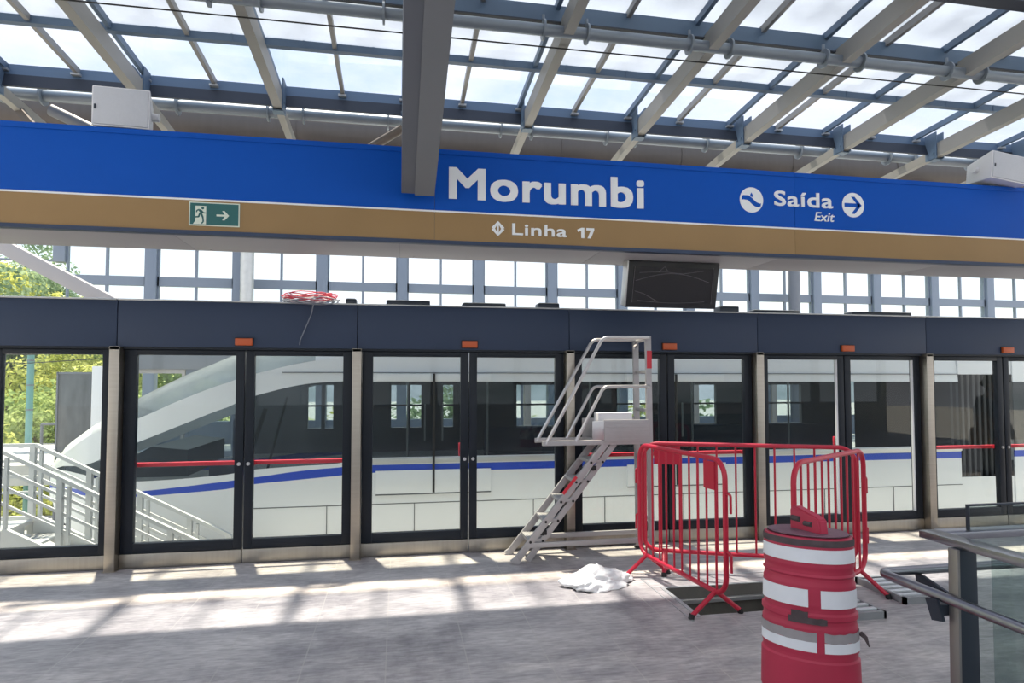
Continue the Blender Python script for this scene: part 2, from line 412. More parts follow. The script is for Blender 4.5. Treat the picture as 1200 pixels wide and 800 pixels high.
# leaves
where = ['at the far left of the platform', 'in front of the train nose', 'left of the ladder', 'behind the ladder and barrier', 'behind the red barriers', 'behind the right railing', 'past the right edge of the photo']
for k in range(7):
    xa, xb = POST[k]+.046, POST[k+1]-.046
    c = (POST[k]+POST[k+1])/2+.03
    for side in (0, 1):
        x0, x1 = (xa, c-.006) if side == 0 else (c+.006, xb)
        if k == 0 and side == 0: lab = 'glazed platform screen door just past the left edge of the photo'
        elif k == 0: lab = 'glazed platform screen door at the far left showing trees and stairs'
        else: lab = 'glazed platform screen door %s, its %s leaf' % (where[k], ('left', 'right')[side])
        t = thing('screen_door', lab, 'screen door', ((x0+x1)/2, 6.15, 0), 'glazed platform screen doors')
        s0, s1 = (.10, .075) if side == 0 else (.075, .085)
        y0, y1 = 6.125, 6.185
        z0, z1 = .127, PH0-.02
        b = MB()
        b.box(x0, x0+s0, y0, y1, z0, z1, 0, .003); b.box(x1-s1, x1, y0, y1, z0, z1, 0, .003)
        b.box(x0+s0, x1-s1, y0, y1, z0, .215, 0, .003); b.box(x0+s0, x1-s1, y0, y1, 1.895, z1, 0, .003)
        part(b, 'door_frame', M['black'], t)
        b = MB(); b.box(x0+s0-.004, x1-s1+.004, 6.148, 6.160, .211, 1.899); part(b, 'glass_pane', M['psd_glass'], t, smooth=0)
        b = MB(); b.box(x0, x1, y0-.012, y1, .006, .126, 0, .002); part(b, 'kick_plate', M['kick'], t, 'brushed steel kick plate')
        lx = x1-.035 if side == 0 else x0+.035
        b = MB(); b.cyl((lx, y0, .90), (lx, y0-.012, .90), .016, 16); b.cyl((lx, y0-.012, .90), (lx, y0-.016, .90), .010, 12); part(b, 'lock', M['alu'], t, 'round silver lock')
        if k in (1, 3, 5):
            b = MB(); b.box(x0+.03, x1-.03, 6.21, 6.245, .880, .918, 0, .006)
            b.box(x0+.05, x0+.08, 6.185, 6.21, .88, .92); b.box(x1-.08, x1-.05, 6.185, 6.21, .88, .92)
            part(b, 'push_bar', M['redbar'], t, 'red horizontal push bar')
        else:
            hx = x1-.06 if side == 0 else x0+.06
            if side == 0:
                b = MB(); b.box(x1-s1-.012, x1-s1+.02, 6.187, 6.215, .92, 1.05, 0, .006); part(b, 'release_handle', M['redbar'], t, 'small red release handle')
            if k == 4:
                b = MB(); b.box(x1-s1-.014, x1-s1, 6.13, 6.16, .215, 1.895) if side == 0 else b.box(x1-s1-.012, x1-s1, 6.13, 6.16, .215, 1.895); part(b, 'edge_highlight', M['plasticwhite'], t, 'white strip standing in for the highlight along the glass edge')  # white strip paints the bright highlight on the glass edge
    # orange lamp above each pair
    if k >= 1:
        t = thing('indicator_lamp', 'small orange lamp on the navy header above the doors, %s from the left' % ORD[k-1], 'lamp', (c, 6.07, 1.99), 'orange lamps over the doors')
        b = MB(); b.box(c-.075, c+.075, 6.045, 6.074, 1.985, 2.05, 0, .004); part(b, 'lens', M['orange'], t)
        b = MB(); b.box(c-.082, c+.082, 6.068, 6.0745, 1.978, 2.057); part(b, 'backplate', M['rubber'], t)
# grey utility boxes and ducts lying on the header top
for i, (x0, x1, h, m_) in enumerate([(-.50, -.40, .05, 'charcoal'), (-.12, .30, .045, 'charcoal'), (.62, 1.05, .035, 'charcoal'), (1.38, 1.60, .05, 'charcoal'), (3.36, 3.58, .06, 'charcoal'), (3.75, 4.3, .03, 'charcoal'), (4.95, 5.7, .035, 'charcoal')]):
    b = MB(); b.box(x0, x1, 6.12, 6.26, PH1+.013, PH1+.013+h, 0, .006)
    t = thing('junction_box', 'low dark box lying on top of the navy header, %s from the left' % ORD[i], 'box', ((x0+x1)/2, 6.19, PH1+.013), 'dark boxes along the header top')
    part(b, 'box_body', M[m_], t)
    b = MB(); b.box(x0+.01, x1-.01, 6.11, 6.27, PH1+.013+h, PH1+.018+h); part(b, 'lid', M['galv'], t)
# white cable conduit along the header top
b = MB(); b.tube([(-4.4, 6.29, PH1+.028), (7.9, 6.29, PH1+.028)], .014, 8)
solo(b, 'cable_conduit', M['plasticwhite'], 'thin white conduit running along the top of the navy header', 'conduit')

# cable coil on the header
t = thing('cable_coil', 'tangled coil of red and white wire lying on the navy header', 'cable', (-.83, 6.15, PH1))
rnd = random.Random(3)
def coil(n, r0, r1, zc, m_, name):
    b = MB()
    for i in range(n):
        pts = []; a0 = rnd.random()*6; rx = rnd.uniform(r0, r1); ph = rnd.random()*6; tilt = rnd.uniform(-.04, .08); ox = rnd.uniform(-.02, .02)
        for k in range(28):
            a = 2*PI*k/28
            pts.append((-.83+ox+rx*math.cos(a), 6.14+rx*.55*math.sin(a)*(1+.06*math.sin(3*a+ph)), zc+rnd.uniform(-.002, .002)+.018*math.sin(2*a+ph)+tilt*math.sin(a)*.5+i*.004))
        b.tube(pts, .0045, 5, True)
    part(b, name, m_, t)
coil(9, .18, .255, PH1+.065, M['wirered'], 'red_wire')
coil(6, .20, .275, PH1+.035, M['wirewhite'], 'white_wire')
coil(4, .22, .27, PH1+.030, M['wiregrey'], 'grey_wire')
b = MB(); b.tube([(-.76, 6.12, PH1+.05), (-.775, 6.04, PH1+.035), (-.80, 6.035, 2.28), (-.86, 6.06, 2.14), (-.90, 6.055, 2.04), (-.905, 6.06, 1.995)], .005, 6); part(b, 'loose_end', M['wiregrey'], t, 'single grey wire hanging down the header')

# ------------------------------------------------------------------ station sign beam
SY0, SY1, SZ0, SZ1 = 4.70, 5.36, 2.71, 3.41
sign = thing('station_sign', 'long blue and gold overhead station sign with white lettering', 'sign', (1.8, 5.0, SZ0))
XL, XR = -4.4, 9.0
b = MB(); b.box(XL, XR, SY0+.004, SY1, SZ0+.02, SZ1, 0)
part(b, 'carcass', M['beamdark'], sign)
seams = [XL, -1.95, .25-2.0+2.02, 3.27, 6.2, XR]
seams = [XL, -2.9, .26, 3.27, 6.3, XR]
for x0, x1 in zip(seams, seams[1:]):
    b = MB(); b.box(x0+.0015, x1-.0015, SY0-.004, SY0+.004, 2.945, SZ1+.003, 0, .001); b.box(x0+.0015, x1-.0015, SY0-.009, SY0-.004, SZ1-.035, SZ1+.003, 0, .001)
    part(b, 'blue_fascia', M['signblue'], sign)
b = MB(); b.box(XL, XR, SY0-.005, SY0+.004, 2.932, 2.945); part(b, 'white_line', M['white'], sign)
for x0, x1 in zip(seams, seams[1:]):
    b = MB(); b.box(x0+.001, x1-.001, SY0-.004, SY0+.004, SZ0+.008, 2.932, 0, .001); part(b, 'gold_band', M['gold'], sign)
b = MB(); b.box(XL, XR, SY0-.012, SY0+.05, SZ0-.02, SZ0+.008, 0, .002); part(b, 'recess_shade_strip', M['navy'], sign)  # dark strip paints the shaded recess below the gold band
b = MB()
for x0, x1 in zip([XL, -3.2, -1.6, 0, 1.6, 3.2, 4.8, 6.4, 8.0], [-3.2, -1.6, 0, 1.6, 3.2, 4.8, 6.4, 8.0, XR]):
    b.box(x0+.002, x1-.002, SY0+.05, SY1, SZ0-.004, SZ0+.02, 0, .001)
    for yy in (SY0+.1, SY1-.06):
        b.cyl((x0+.12, yy, SZ0-.004), (x0+.12, yy, SZ0-.009), .008, 8)
part(b, 'soffit', M['soffit'], sign)
b = MB(); b.box(XL, XR, SY0+.02, SY1+.02, SZ1, SZ1+.012); part(b, 'top_cover', M['galv'], sign)

def text_bm(body, x0, x1, z0, z1, y, bold=.0, shear=0., depth=.003, space=1.0):
    cu = bpy.data.curves.new('lettering', 'FONT'); cu.body = body; cu.size = 1; cu.shear = shear; cu.resolution_u = 4; cu.space_character = space
    o = bpy.data.objects.new('lettering_tmp', cu); COL.objects.link(o)
    dg = bpy.context.evaluated_depsgraph_get(); me = bpy.data.meshes.new_from_object(o.evaluated_get(dg))
    bpy.data.objects.remove(o); bpy.data.curves.remove(cu)
    vx = [v.co.x for v in me.vertices]; vy = [v.co.y for v in me.vertices]
    ax, bx, ay, by = min(vx), max(vx), min(vy), max(vy)
    bm = bmesh.new(); bm.from_mesh(me); bpy.data.meshes.remove(me)
    for v in bm.verts:
        v.co = V((x0+(v.co.x-ax)/(bx-ax)*(x1-x0), y, z0+(v.co.y-ay)/(by-ay)*(z1-z0)))
    r = bmesh.ops.extrude_face_region(bm, geom=list(bm.faces))
    for v in [g for g in r['geom'] if isinstance(g, bmesh.types.BMVert)]: v.co.y -= depth
    b = MB(); h_ = (z1-z0)
    sh = [(0, 0)] if not bold else [(bold*i*.5, bold*j*.42) for i in (-2, -1, 0, 1, 2) for j in (-2, 0, 2)]
    # emboldened outline: the same letter shapes overlaid with small offsets, then squeezed into the box
    src = [(v.co.copy()) for v in bm.verts]
    for ki, (dx, dz) in enumerate(sh):
        c = bm.copy()
        for v in c.verts:
            v.co.x += dx*h_*.72; v.co.z += dz*h_*.72; v.co.y -= ki*.00018
        b.merge(c)
    bm.free()
    X0, X1 = min(v.co.x for v in b.bm.verts), max(v.co.x for v in b.bm.verts); Z0, Z1 = min(v.co.z for v in b.bm.verts), max(v.co.z for v in b.bm.verts)
    for v in b.bm.verts:
        v.co.x = x0+(v.co.x-X0)/(X1-X0)*(x1-x0); v.co.z = z0+(v.co.z-Z0)/(Z1-Z0)*(z1-z0)
    return b
FY = SY0-.004
part(text_bm('Morumbi', .366, 1.930, 3.035, 3.281, FY, .058, 0, .004, 1.06), 'station_name_lettering', M['white'], sign, 'large white letters reading Morumbi', 0)
part(text_bm('Linha', .853, 1.29, 2.780, 2.872, FY, .042, 0, .003, 1.05), 'line_lettering', M['white'], sign, 'white letters reading Linha', 0)
b = MB(); b.prism([(1.406, 2.780), (1.431, 2.780), (1.431, 2.862), (1.410, 2.862), (1.374, 2.847), (1.380, 2.828), (1.406, 2.838)], FY-.003, FY)
part(b, 'numeral_one', M['white'], sign, 'white numeral 1 of Linha 17', 0)
b = MB(); b.prism([(1.448, 2.862), (1.512, 2.862), (1.512, 2.846), (1.484, 2.780), (1.457, 2.780), (1.484, 2.843), (1.448, 2.843)], FY-.003, FY)
part(b, 'numeral_seven', M['white'], sign, 'white numeral 7 of Linha 17', 0)
part(text_bm('Saída', 3.080, 3.630, 3.123, 3.252, FY, .042, 0, .003, 1.06), 'exit_lettering', M['white'], sign, 'white letters reading Saída', 0)
part(text_bm('Exit', 3.452, 3.642, 3.010, 3.088, FY, .016, .22, .003), 'exit_translation_lettering', M['white'], sign, 'slanted white letters reading Exit', 0)
def disc(b, cx, cz, r, y0, y1, mi=0, n=40):
    b.prism([(cx+r*math.cos(2*PI*k/n), cz+r*math.sin(2*PI*k/n)) for k in range(n)], y0, y1, mi)
def stroke(b, p, q, w, y0, y1, mi=0):
    p, q = V((p[0], p[1])), V((q[0], q[1])); d = (q-p).normalized(); n = V((-d.y, d.x))*w/2
    b.prism([tuple(p-n), tuple(q-n), tuple(q+n), tuple(p+n)], y0, y1, mi)
# arrow roundel
b = MB(); disc(b, 3.825, 3.165, .106, FY-.003, FY)
rd = part(b, 'arrow_roundel', M['white'], sign, 'white disc with a blue arrow pointing right')
b = MB(); ya, yb = FY-.005, FY-.003
stroke(b, (3.740, 3.163), (3.885, 3.163), .032, ya, yb)
b.prism([(3.805, 3.237), (3.838, 3.237), (3.905, 3.163), (3.838, 3.089), (3.805, 3.089), (3.868, 3.163)], ya, yb)
part(b, 'arrow', M['signblue'], rd)
# ramp roundel
b = MB(); disc(b, 2.873, 3.160, .106, FY-.003, FY)
rd = part(b, 'pictogram_roundel', M['white'], sign, 'white disc with a blue wavy ramp pictogram')
b = MB()
b.prism([(2.786, 3.185), (2.795, 3.197), (2.845, 3.197), (2.872, 3.180), (2.915, 3.143), (2.945, 3.132), (2.958, 3.134), (2.955, 3.110), (2.935, 3.100), (2.905, 3.106), (2.880, 3.122), (2.840, 3.158), (2.800, 3.162), (2.784, 3.158)], ya, yb)
b.prism([(2.872, 3.222), (2.885, 3.200), (2.883, 3.184), (2.872, 3.186), (2.861, 3.194), (2.862, 3.205)], ya, yb)
part(b, 'pictogram', M['signblue'], rd)
# diamond emblem
b = MB(); cx, cz = .744, 2.826
for s in (-1, 1):
    b.prism([(cx+s*.007, cz+.052), (cx+s*.007, cz+.028), (cx+s*.024, cz+.0), (cx+s*.007, cz-.028), (cx+s*.007, cz-.052), (cx+s*.05, cz-.006), (cx+s*.038, cz), (cx+s*.05, cz+.006)], FY-.003, FY)
b.prism([(cx, cz+.058), (cx+.05, cz+.008), (cx+.028, cz+.008), (cx, cz+.036), (cx-.028, cz+.008), (cx-.05, cz+.008)], FY-.0035, FY-.0005)
b.prism([(cx, cz-.058), (cx-.05, cz-.008), (cx-.028, cz-.008), (cx, cz-.036), (cx+.028, cz-.008), (cx+.05, cz-.008)], FY-.0035, FY-.0005)
stroke(b, (cx, cz-.04), (cx, cz+.04), .012, FY-.004, FY-.001)
part(b, 'line_emblem', M['white'], sign, 'small white double arrow diamond emblem')
# emergency exit sign
es = thing('emergency_exit_sign', 'small green running man exit sign fixed on the gold band', 'sign', (-1.29, FY, 2.755))
x0, x1, z0, z1 = -1.458, -1.122, 2.752, 2.920
b = MB(); b.box(x0, x1, FY-.006, FY-.0002, z0, z1, 0, .001); part(b, 'border', M['signpale'], es)
b = MB(); b.box(x0+.008, x1-.008, FY-.008, FY-.006, z0+.008, z1-.008); part(b, 'green_panel', M['signgreen'], es)
ya, yb = FY-.0095, FY-.008
b = MB()
b.prism([(-1.415, 2.785), (-1.415, 2.892), (-1.345, 2.892), (-1.345, 2.762), (-1.43, 2.762)], ya, yb)
part(b, 'doorway_symbol', M['signpale'], es)
b = MB(); stroke(b, (-1.276, 2.829), (-1.215, 2.829), .013, ya, yb)
b.prism([(-1.238, 2.862), (-1.222, 2.862), (-1.192, 2.829), (-1.222, 2.796), (-1.238, 2.796), (-1.217, 2.829)], ya, yb)
part(b, 'arrow_symbol', M['signpale'], es)
ya, yb = FY-.011, FY-.0095
b = MB(); disc(b, -1.367, 2.876, .009, ya, yb, 0, 16)
for p, q, w in [((-1.388, 2.864), (-1.372, 2.840), .016), ((-1.388, 2.866), (-1.405, 2.858), .009), ((-1.405, 2.860), (-1.408, 2.845), .008), ((-1.376, 2.860), (-1.362, 2.842), .009), ((-1.362, 2.844), (-1.348, 2.842), .008),
                ((-1.378, 2.842), (-1.366, 2.812), .012), ((-1.366, 2.814), (-1.362, 2.780), .010), ((-1.362, 2.781), (-1.374, 2.766), .009), ((-1.384, 2.842), (-1.394, 2.812), .011), ((-1.393, 2.814), (-1.415, 2.812), .010)]:
    stroke(b, p, q, w, ya, yb)
part(b, 'running_man', M['signgreen'], es)

# loudspeakers on the sign
def loudspeaker(label, cx, cy, cz, yaw, w, h, dep, flip, roll=0.):
    t = thing('loudspeaker', label, 'speaker', (cx, cy, cz))
    R = Matrix.Rotation(yaw, 4, 'Z') @ Matrix.Rotation(roll, 4, 'Y')
    def X(b):
        for v in b.bm.verts: v.co = V((cx, cy, cz)) + R @ v.co
        return b
    b = MB()
    # wedge cabinet: wide grille face in front, tapering back
    f = [(-w/2, 0), (w/2, 0), (w/2*.82, dep), (-w/2*.82, dep)]
    b.hexa([(f[0][0], -dep/2, 0), (f[1][0], -dep/2, 0), (w*.36, dep/2, h*.14), (-w*.36, dep/2, h*.14), (f[0][0], -dep/2, h), (f[1][0], -dep/2, h), (w*.36, dep/2, h*.86), (-w*.36, dep/2, h*.86)], 0, .012)
    part(X(b), 'cabinet', M['plasticwhite'], t)
    b = MB(); b.box(-w/2+.012, w/2-.012, -dep/2-.008, -dep/2+.006, .012, h-.012, 0, .006); part(X(b), 'grille', M['speakergrille'], t)
    b = MB(); b.box(-w/2+.02, -w/2+.034, -dep/2-.011, -dep/2-.008, h*.40, h*.52); part(X(b), 'badge', M['charcoal'], t)
    b = MB(); b.cyl((flip*(w*.36), .02, h/2), (flip*(w*.36+.07), .02, h/2), .03, 14); part(X(b), 'mount_knob', M['plasticwhite'], t)
    b = MB(); b.box(-.03, .03, 0, dep/2+.08, -.004, .02); part(X(b), 'bracket', M['galv'], t)
loudspeaker('white loudspeaker on top of the blue sign near the exit pictogram end', -1.93, 4.80, 3.424, math.radians(-4), .37, .285, .26, 1) if False else None
loudspeaker('white loudspeaker above the blue sign at its left end', -1.93, 4.84, 3.428, math.radians(3), .37, .285, .24, 1)
loudspeaker('white angled loudspeaker above the blue sign at its right end', 5.30, 4.72, 3.415, math.radians(2), .44, .25, .30, -1, math.radians(6))

# hanging display under the sign
t = thing('display_monitor', 'dark tilted monitor wrapped in plastic hanging below the sign', 'monitor', (2.40, 5.15, 2.32))
def tilt(b):
    R = Matrix.Rotation(math.radians(13), 4, 'X'); c = V((0, 5.10, 2.70))
    for v in b.bm.verts: v.co = c + R @ (v.co - c)
    return b
mx0, mx1, mz0, mz1 = 1.955, 2.805, 2.295, 2.70
b = MB(); b.box(mx0, mx1, 5.10, 5.19, mz0, mz1, 0, .006); part(tilt(b), 'housing', M['tvblack'], t)
b = MB(); b.box(mx0-.014, mx0-.002, 5.09, 5.20, mz0+.01, mz1, 0, .003); part(tilt(b), 'side_cover', M['alu'], t, 'pale metal side cover')
b = MB(); b.box(mx0+.05, mx1-.05, 5.094, 5.10, mz0+.05, mz1-.05); part(tilt(b), 'screen', M['screen'], t)
b = MB()
def arcpts(x0, x1, z, hgt, n=18): return [(x0+(x1-x0)*k/n, 5.091, z+hgt*math.sin(PI*k/n)) for k in range(n+1)]
b.tube(arcpts(mx0+.07, mx1-.09, 2.53, .07), .0022, 5); b.tube(arcpts(mx0+.10, mx1-.12, 2.36, -.018), .0016, 5)
b.tube([(mx0+.07, 5.091, 2.44), (mx0+.15, 5.091, 2.42), (mx0+.28, 5.091, 2.355)], .002, 5); b.tube([(mx0+.28, 5.091, 2.61), (mx0+.33, 5.091, 2.66), (mx0+.36, 5.091, 2.62)], .0018, 5)
b.tube([(mx0+.10, 5.091, 2.60), (mx0+.3, 5.091, 2.615), (mx0+.5, 5.091, 2.60), (mx0+.7, 5.091, 2.63)], .0016, 5); b.tube([(mx0+.055, 5.091, 2.66), (mx0+.05, 5.091, 2.34)], .0018, 5); b.tube([(mx1-.06, 5.091, 2.66), (mx1-.055, 5.091, 2.34)], .0016, 5)
part(tilt(b), 'wrap_creases', M['wrap'], t, 'pale creases of the plastic wrap')
b = MB(); b.cyl((2.15, 5.17, 2.66), (2.15, 5.17, 2.706), .02, 12); part(b, 'hanger', M['charcoal'], t)
b = MB(); b.cyl((2.60, 5.17, 2.66), (2.60, 5.17, 2.706), .02, 12); part(b, 'hanger', M['charcoal'], t)

# ------------------------------------------------------------------ roof
def zg(y): return 4.63+.06*(6.4-y)             # underside of the glazing
RX = [.07+1.25*k for k in range(-3, 7)]
for i, x in enumerate(RX):
    if abs(x-.07) < .01: lab = 'grey steel roof rafter above the deep dark beam'
    else: lab = 'grey steel roof rafter, %s from the left' % ORD[i]
    t = thing('roof_rafter', lab, 'rafter', (x, 6.4, 4.3), 'grey roof rafters')
    b = MB(); w = .042
    def zb(y): return 4.325+.06*(6.4-y)
    b.prism([(1.2, zb(1.2)), (6.42, zb(6.42)), (6.42, zb(6.42)+.16), (1.2, zb(1.2)+.16)], x-w, x+w, 0, 'x')
    part(b, 'main_bar', M['roofsteel'], t)
    b = MB(); b.prism([(6.42, zb(6.42)), (7.75, zb(7.75)-.01), (7.75, zb(7.75)+.08), (6.42, zb(6.42)+.10)], x-w*.8, x+w*.8, 0, 'x'); part(b, 'tail', M['roofsteel'], t)
    b = MB()
    for s in (-1, 1):
        b.box(x+s*(w+.006)-.006, x+s*(w+.006)+.006, 6.30, 6.46, zb(6.4)-.015, zb(6.4)+.30)
        for yy in (6.34, 6.42):
            b.cyl((x+s*(w+.012), yy, zb(6.4)+.06), (x+s*(w+.022), yy, zb(6.4)+.06), .011, 8)
    b.box(x-w-.012, x+w+.012, 6.33, 6.43, zb(6.4)-.02, zb(6.4)-.008)
    part(b, 'bracket', M['purlin'], t, 'blue grey bracket plates')
# purlins (blue-grey)
for y, nm in ((6.47, 'eave'), (5.68, 'middle'), (4.86, 'upper'), (4.02, 'rear')):
    b = MB(); z = zg(y)
    if nm == 'eave':
        
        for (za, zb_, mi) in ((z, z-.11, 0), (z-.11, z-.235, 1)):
            f = lambda q: y+.03-(z-q)/3.4  # web leans along the sun rays to keep its floor shadow thin
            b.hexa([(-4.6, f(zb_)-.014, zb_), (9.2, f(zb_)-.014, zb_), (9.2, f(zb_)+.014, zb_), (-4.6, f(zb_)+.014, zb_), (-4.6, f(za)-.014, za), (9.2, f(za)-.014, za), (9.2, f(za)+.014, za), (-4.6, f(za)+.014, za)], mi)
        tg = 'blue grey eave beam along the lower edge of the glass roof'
    elif nm == 'middle':
        b.box(-4.6, 9.2, y-.03, y+.03, z-.075, z-.01, 0)
        for k in range(22):
            b.box(-4.4+k*.6-.05, -4.4+k*.6-.035, y-.036, y-.03, z-.08, z-.01)
        tg = 'slim blue grey purlin halfway up the glass roof'
    else:
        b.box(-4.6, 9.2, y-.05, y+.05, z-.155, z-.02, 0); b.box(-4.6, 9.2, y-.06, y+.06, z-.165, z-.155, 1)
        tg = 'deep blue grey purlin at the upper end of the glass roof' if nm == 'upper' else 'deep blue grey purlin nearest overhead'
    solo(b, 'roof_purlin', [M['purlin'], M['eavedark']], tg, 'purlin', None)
# mullions and glass
MX = [.64+.61*k for k in range(-8, 15)]
n = 0
for i, x in enumerate(MX):
    b = MB(); ya, yb_ = 3.9, 6.52
    b.hexa([(x-.018, ya, zg(ya)-.06), (x+.018, ya, zg(ya)-.06), (x+.018, yb_, zg(yb_)-.06), (x-.018, yb_, zg(yb_)-.06), (x-.018, ya, zg(ya)), (x+.018, ya, zg(ya)), (x+.018, yb_, zg(yb_)), (x-.018, yb_, zg(yb_))])
    t = thing('glazing_bar', 'slim grey glazing bar under the roof glass, %s from the left' % ORD[i], 'glazing bar', (x, 6.5, 4.55), 'grey glazing bars of the roof')
    part(b, 'profile', M['purlin'] if i % 2 else M['roofsteel'], t)
    b = MB(); b.box(x-.04, x+.04, 6.42, 6.47, zg(6.5)-.08, zg(6.5)-.06); part(b, 'clip', M['galv'], t)
    if i+1 < len(MX):
        xa, xb = x+.003, MX[i+1]-.003
        for (y0_, y1_, mk, lab) in ((5.69, yb_, 'roofglass', 'clear roof glass pane of the lower row, %s from the left'), (ya, 5.67, 'roofmilk', 'roof glass pane of the upper row made hazy against direct sun, %s from the left')):
            b = MB(); b.hexa([(xa, y0_, zg(y0_)), (xb, y0_, zg(y0_)), (xb, y1_, zg(y1_)), (xa, y1_, zg(y1_)), (xa, y0_, zg(y0_)+.012), (xb, y0_, zg(y0_)+.012), (xb, y1_, zg(y1_)+.012), (xa, y1_, zg(y1_)+.012)])
            solo(b, 'roof_glass_pane', M[mk], lab % ORD[i], 'roof glass', 'glass panes of the roof', 0)
# unseen milky sheet overhead, added to shade the foreground and soften the sun
b = MB(); b.hexa([(-9, -6, zg(-1)), (16, -6, zg(-1)), (16, 3.9, zg(3.9)), (-9, 3.9, zg(3.9)), (-9, -6, zg(-1)+.02), (16, -6, zg(-1)+.02), (16, 3.9, zg(3.9)+.02), (-9, 3.9, zg(3.9)+.02)])
struct(b, 'ceiling', M['milky'], smooth=0)
# pipes with flanges
for y, z, r, lab in ((4.76, 4.46, .046, 'grey flanged pipe running along the upper part of the glass roof'), (6.89, 4.515, .056, 'grey flanged pipe running just above the round gutter')):
    t = thing('flanged_pipe', lab, 'pipe', (2.3, y, z))
    b = MB(); b.cyl((-4.6, y, z), (9.2, y, z), r, 18); part(b, 'tube', M['pipegrey'], t)
    for x in RX:
        for s in (-.2, .16):
            b = MB(); b.cyl((x+s-.008, y, z), (x+s+.008, y, z), r*1.75, 20)
            b.tube([(x+s, y, z+r*1.4), (x+s, y, z+r*1.4+.06)], .012, 8)
            part(b, 'flange', M['pipegrey'], t)
# thin cable under the upper pipe
b = MB(); b.tube([(-4.6, 4.90, 4.40), (9.2, 4.90, 4.40)], .006, 6); solo(b, 'stay_cable', M['rubber'], 'thin dark cable stretched below the upper roof pipe', 'cable')
# round gutter duct
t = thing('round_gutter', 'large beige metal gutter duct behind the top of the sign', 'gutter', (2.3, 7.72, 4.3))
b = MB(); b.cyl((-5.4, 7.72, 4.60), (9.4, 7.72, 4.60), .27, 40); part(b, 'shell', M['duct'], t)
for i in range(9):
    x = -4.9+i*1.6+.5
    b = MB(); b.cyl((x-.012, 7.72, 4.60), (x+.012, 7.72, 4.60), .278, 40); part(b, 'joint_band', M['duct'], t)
# diagonal braces above the sign, left end and middle
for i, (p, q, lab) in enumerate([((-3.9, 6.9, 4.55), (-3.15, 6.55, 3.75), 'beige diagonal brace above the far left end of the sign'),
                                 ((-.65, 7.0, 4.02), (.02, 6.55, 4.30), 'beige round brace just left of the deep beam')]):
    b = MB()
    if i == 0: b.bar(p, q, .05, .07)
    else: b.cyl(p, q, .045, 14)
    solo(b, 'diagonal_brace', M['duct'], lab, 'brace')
t = thing('drain_pipe', 'short dark sloping drain pipe left of the left loudspeaker', 'pipe', (-2.9, 6.6, 4.0))
b = MB(); b.tube([(-3.25, 6.5, 4.22), (-2.72, 6.5, 3.98), (-2.45, 6.5, 3.9)], .055, 16); part(b, 'pipe_body', M['beamdark'], t)
b = MB(); b.tube([(-2.735, 6.5, 3.985), (-2.71, 6.5, 3.975)], .085, 18); part(b, 'collar', M['duct'], t)

# deep haunched beam coming forward over the sign
t = thing('haunched_beam', 'deep dark steel beam projecting overhead in front of the sign', 'beam', (.125, 3.0, 3.0))
def hz(y): return 3.022+(4.56-y)*.252
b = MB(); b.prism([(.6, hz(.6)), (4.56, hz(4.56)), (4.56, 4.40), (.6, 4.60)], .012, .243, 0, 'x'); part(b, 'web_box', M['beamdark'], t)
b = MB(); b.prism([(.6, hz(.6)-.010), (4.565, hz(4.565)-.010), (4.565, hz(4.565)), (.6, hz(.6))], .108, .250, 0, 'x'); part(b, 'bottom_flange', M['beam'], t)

# ------------------------------------------------------------------ opposite side
b = MB(); b.box(-14, 26, 14.0, 18.6, -.4, 0); struct(b, 'floor_opposite_platform', M['concrete'], 'pale concrete platform across the tracks', 'platform')
b = MB(); b.box(-14, 26, 6.36, 14.0, -1.15, -1.0); struct(b, 'floor_track_deck', M['deck'], 'pale concrete deck between the platforms', 'deck')
# window wall at Y = 18
WY = 18.0; sp = 2.186
cx = [.09+sp*k for k in range(-5, 11)]
def zz(z14): return (z14-1.65)*18/14+1.65
Z = dict(sill=2.9, mid0=4.20, mid1=4.45, top=5.40)
b = MB(); b.box(-6.6, 24.0, WY-.1, WY+.1, 0, .6); b.box(-8.6, 24.0, WY-.12, WY+.12, Z['sill']-.3, Z['sill']-.02); b.box(-12.5, 24.0, WY-.12, WY+.12, Z['top']+.02, Z['top']+.6)
struct(b, 'wall_opposite', M['windowframe'])
for i, x in enumerate(cx):
    Z['sill'] = 4.78 if i == 0 else 2.9
    b = MB(); b.box(x-.14, x+.14, WY-.14, WY+.14, 0 if i > 1 else 4.76, Z['top']+.02, 0, .01)
    o = struct(b, 'trim_%d' % (i+1), M['windowframe'])
    if i+1 < len(cx):
        x0, x1 = x+.14, cx[i+1]-.14; xm = (x0+x1)/2
        w = bpy.data.objects.new('window_%d' % (i+1), None); COL.objects.link(w); w.location = (xm, WY, Z['sill']); w['kind'] = 'structure'
        b = MB(); f = .04
        if i: b.box(x0, x1, WY-.05, WY+.05, Z['mid0'], Z['mid1'])
        b.box(x0, x1, WY-.05, WY+.05, Z['sill'], Z['sill']+f); b.box(x0, x1, WY-.05, WY+.05, Z['top']-.03, Z['top'])
        b.box(x0, x1, WY-.03, WY+.03, Z['top']-.17, Z['top']-.13)
        b.box(x0, x0+f, WY-.05, WY+.05, Z['sill'], Z['top']); b.box(x1-f, x1, WY-.05, WY+.05, Z['sill'], Z['top']); b.box(xm-.03, xm+.03, WY-.04, WY+.04, Z['sill'], Z['top'])
        part(b, 'window_frame', M['windowframe'], w)
        b = MB(); b.box(x0+f, x1-f, WY-.006, WY+.006, Z['sill']+f, Z['top']-.03); part(b, 'window_pane', M['clearglass'], w, None, 0)
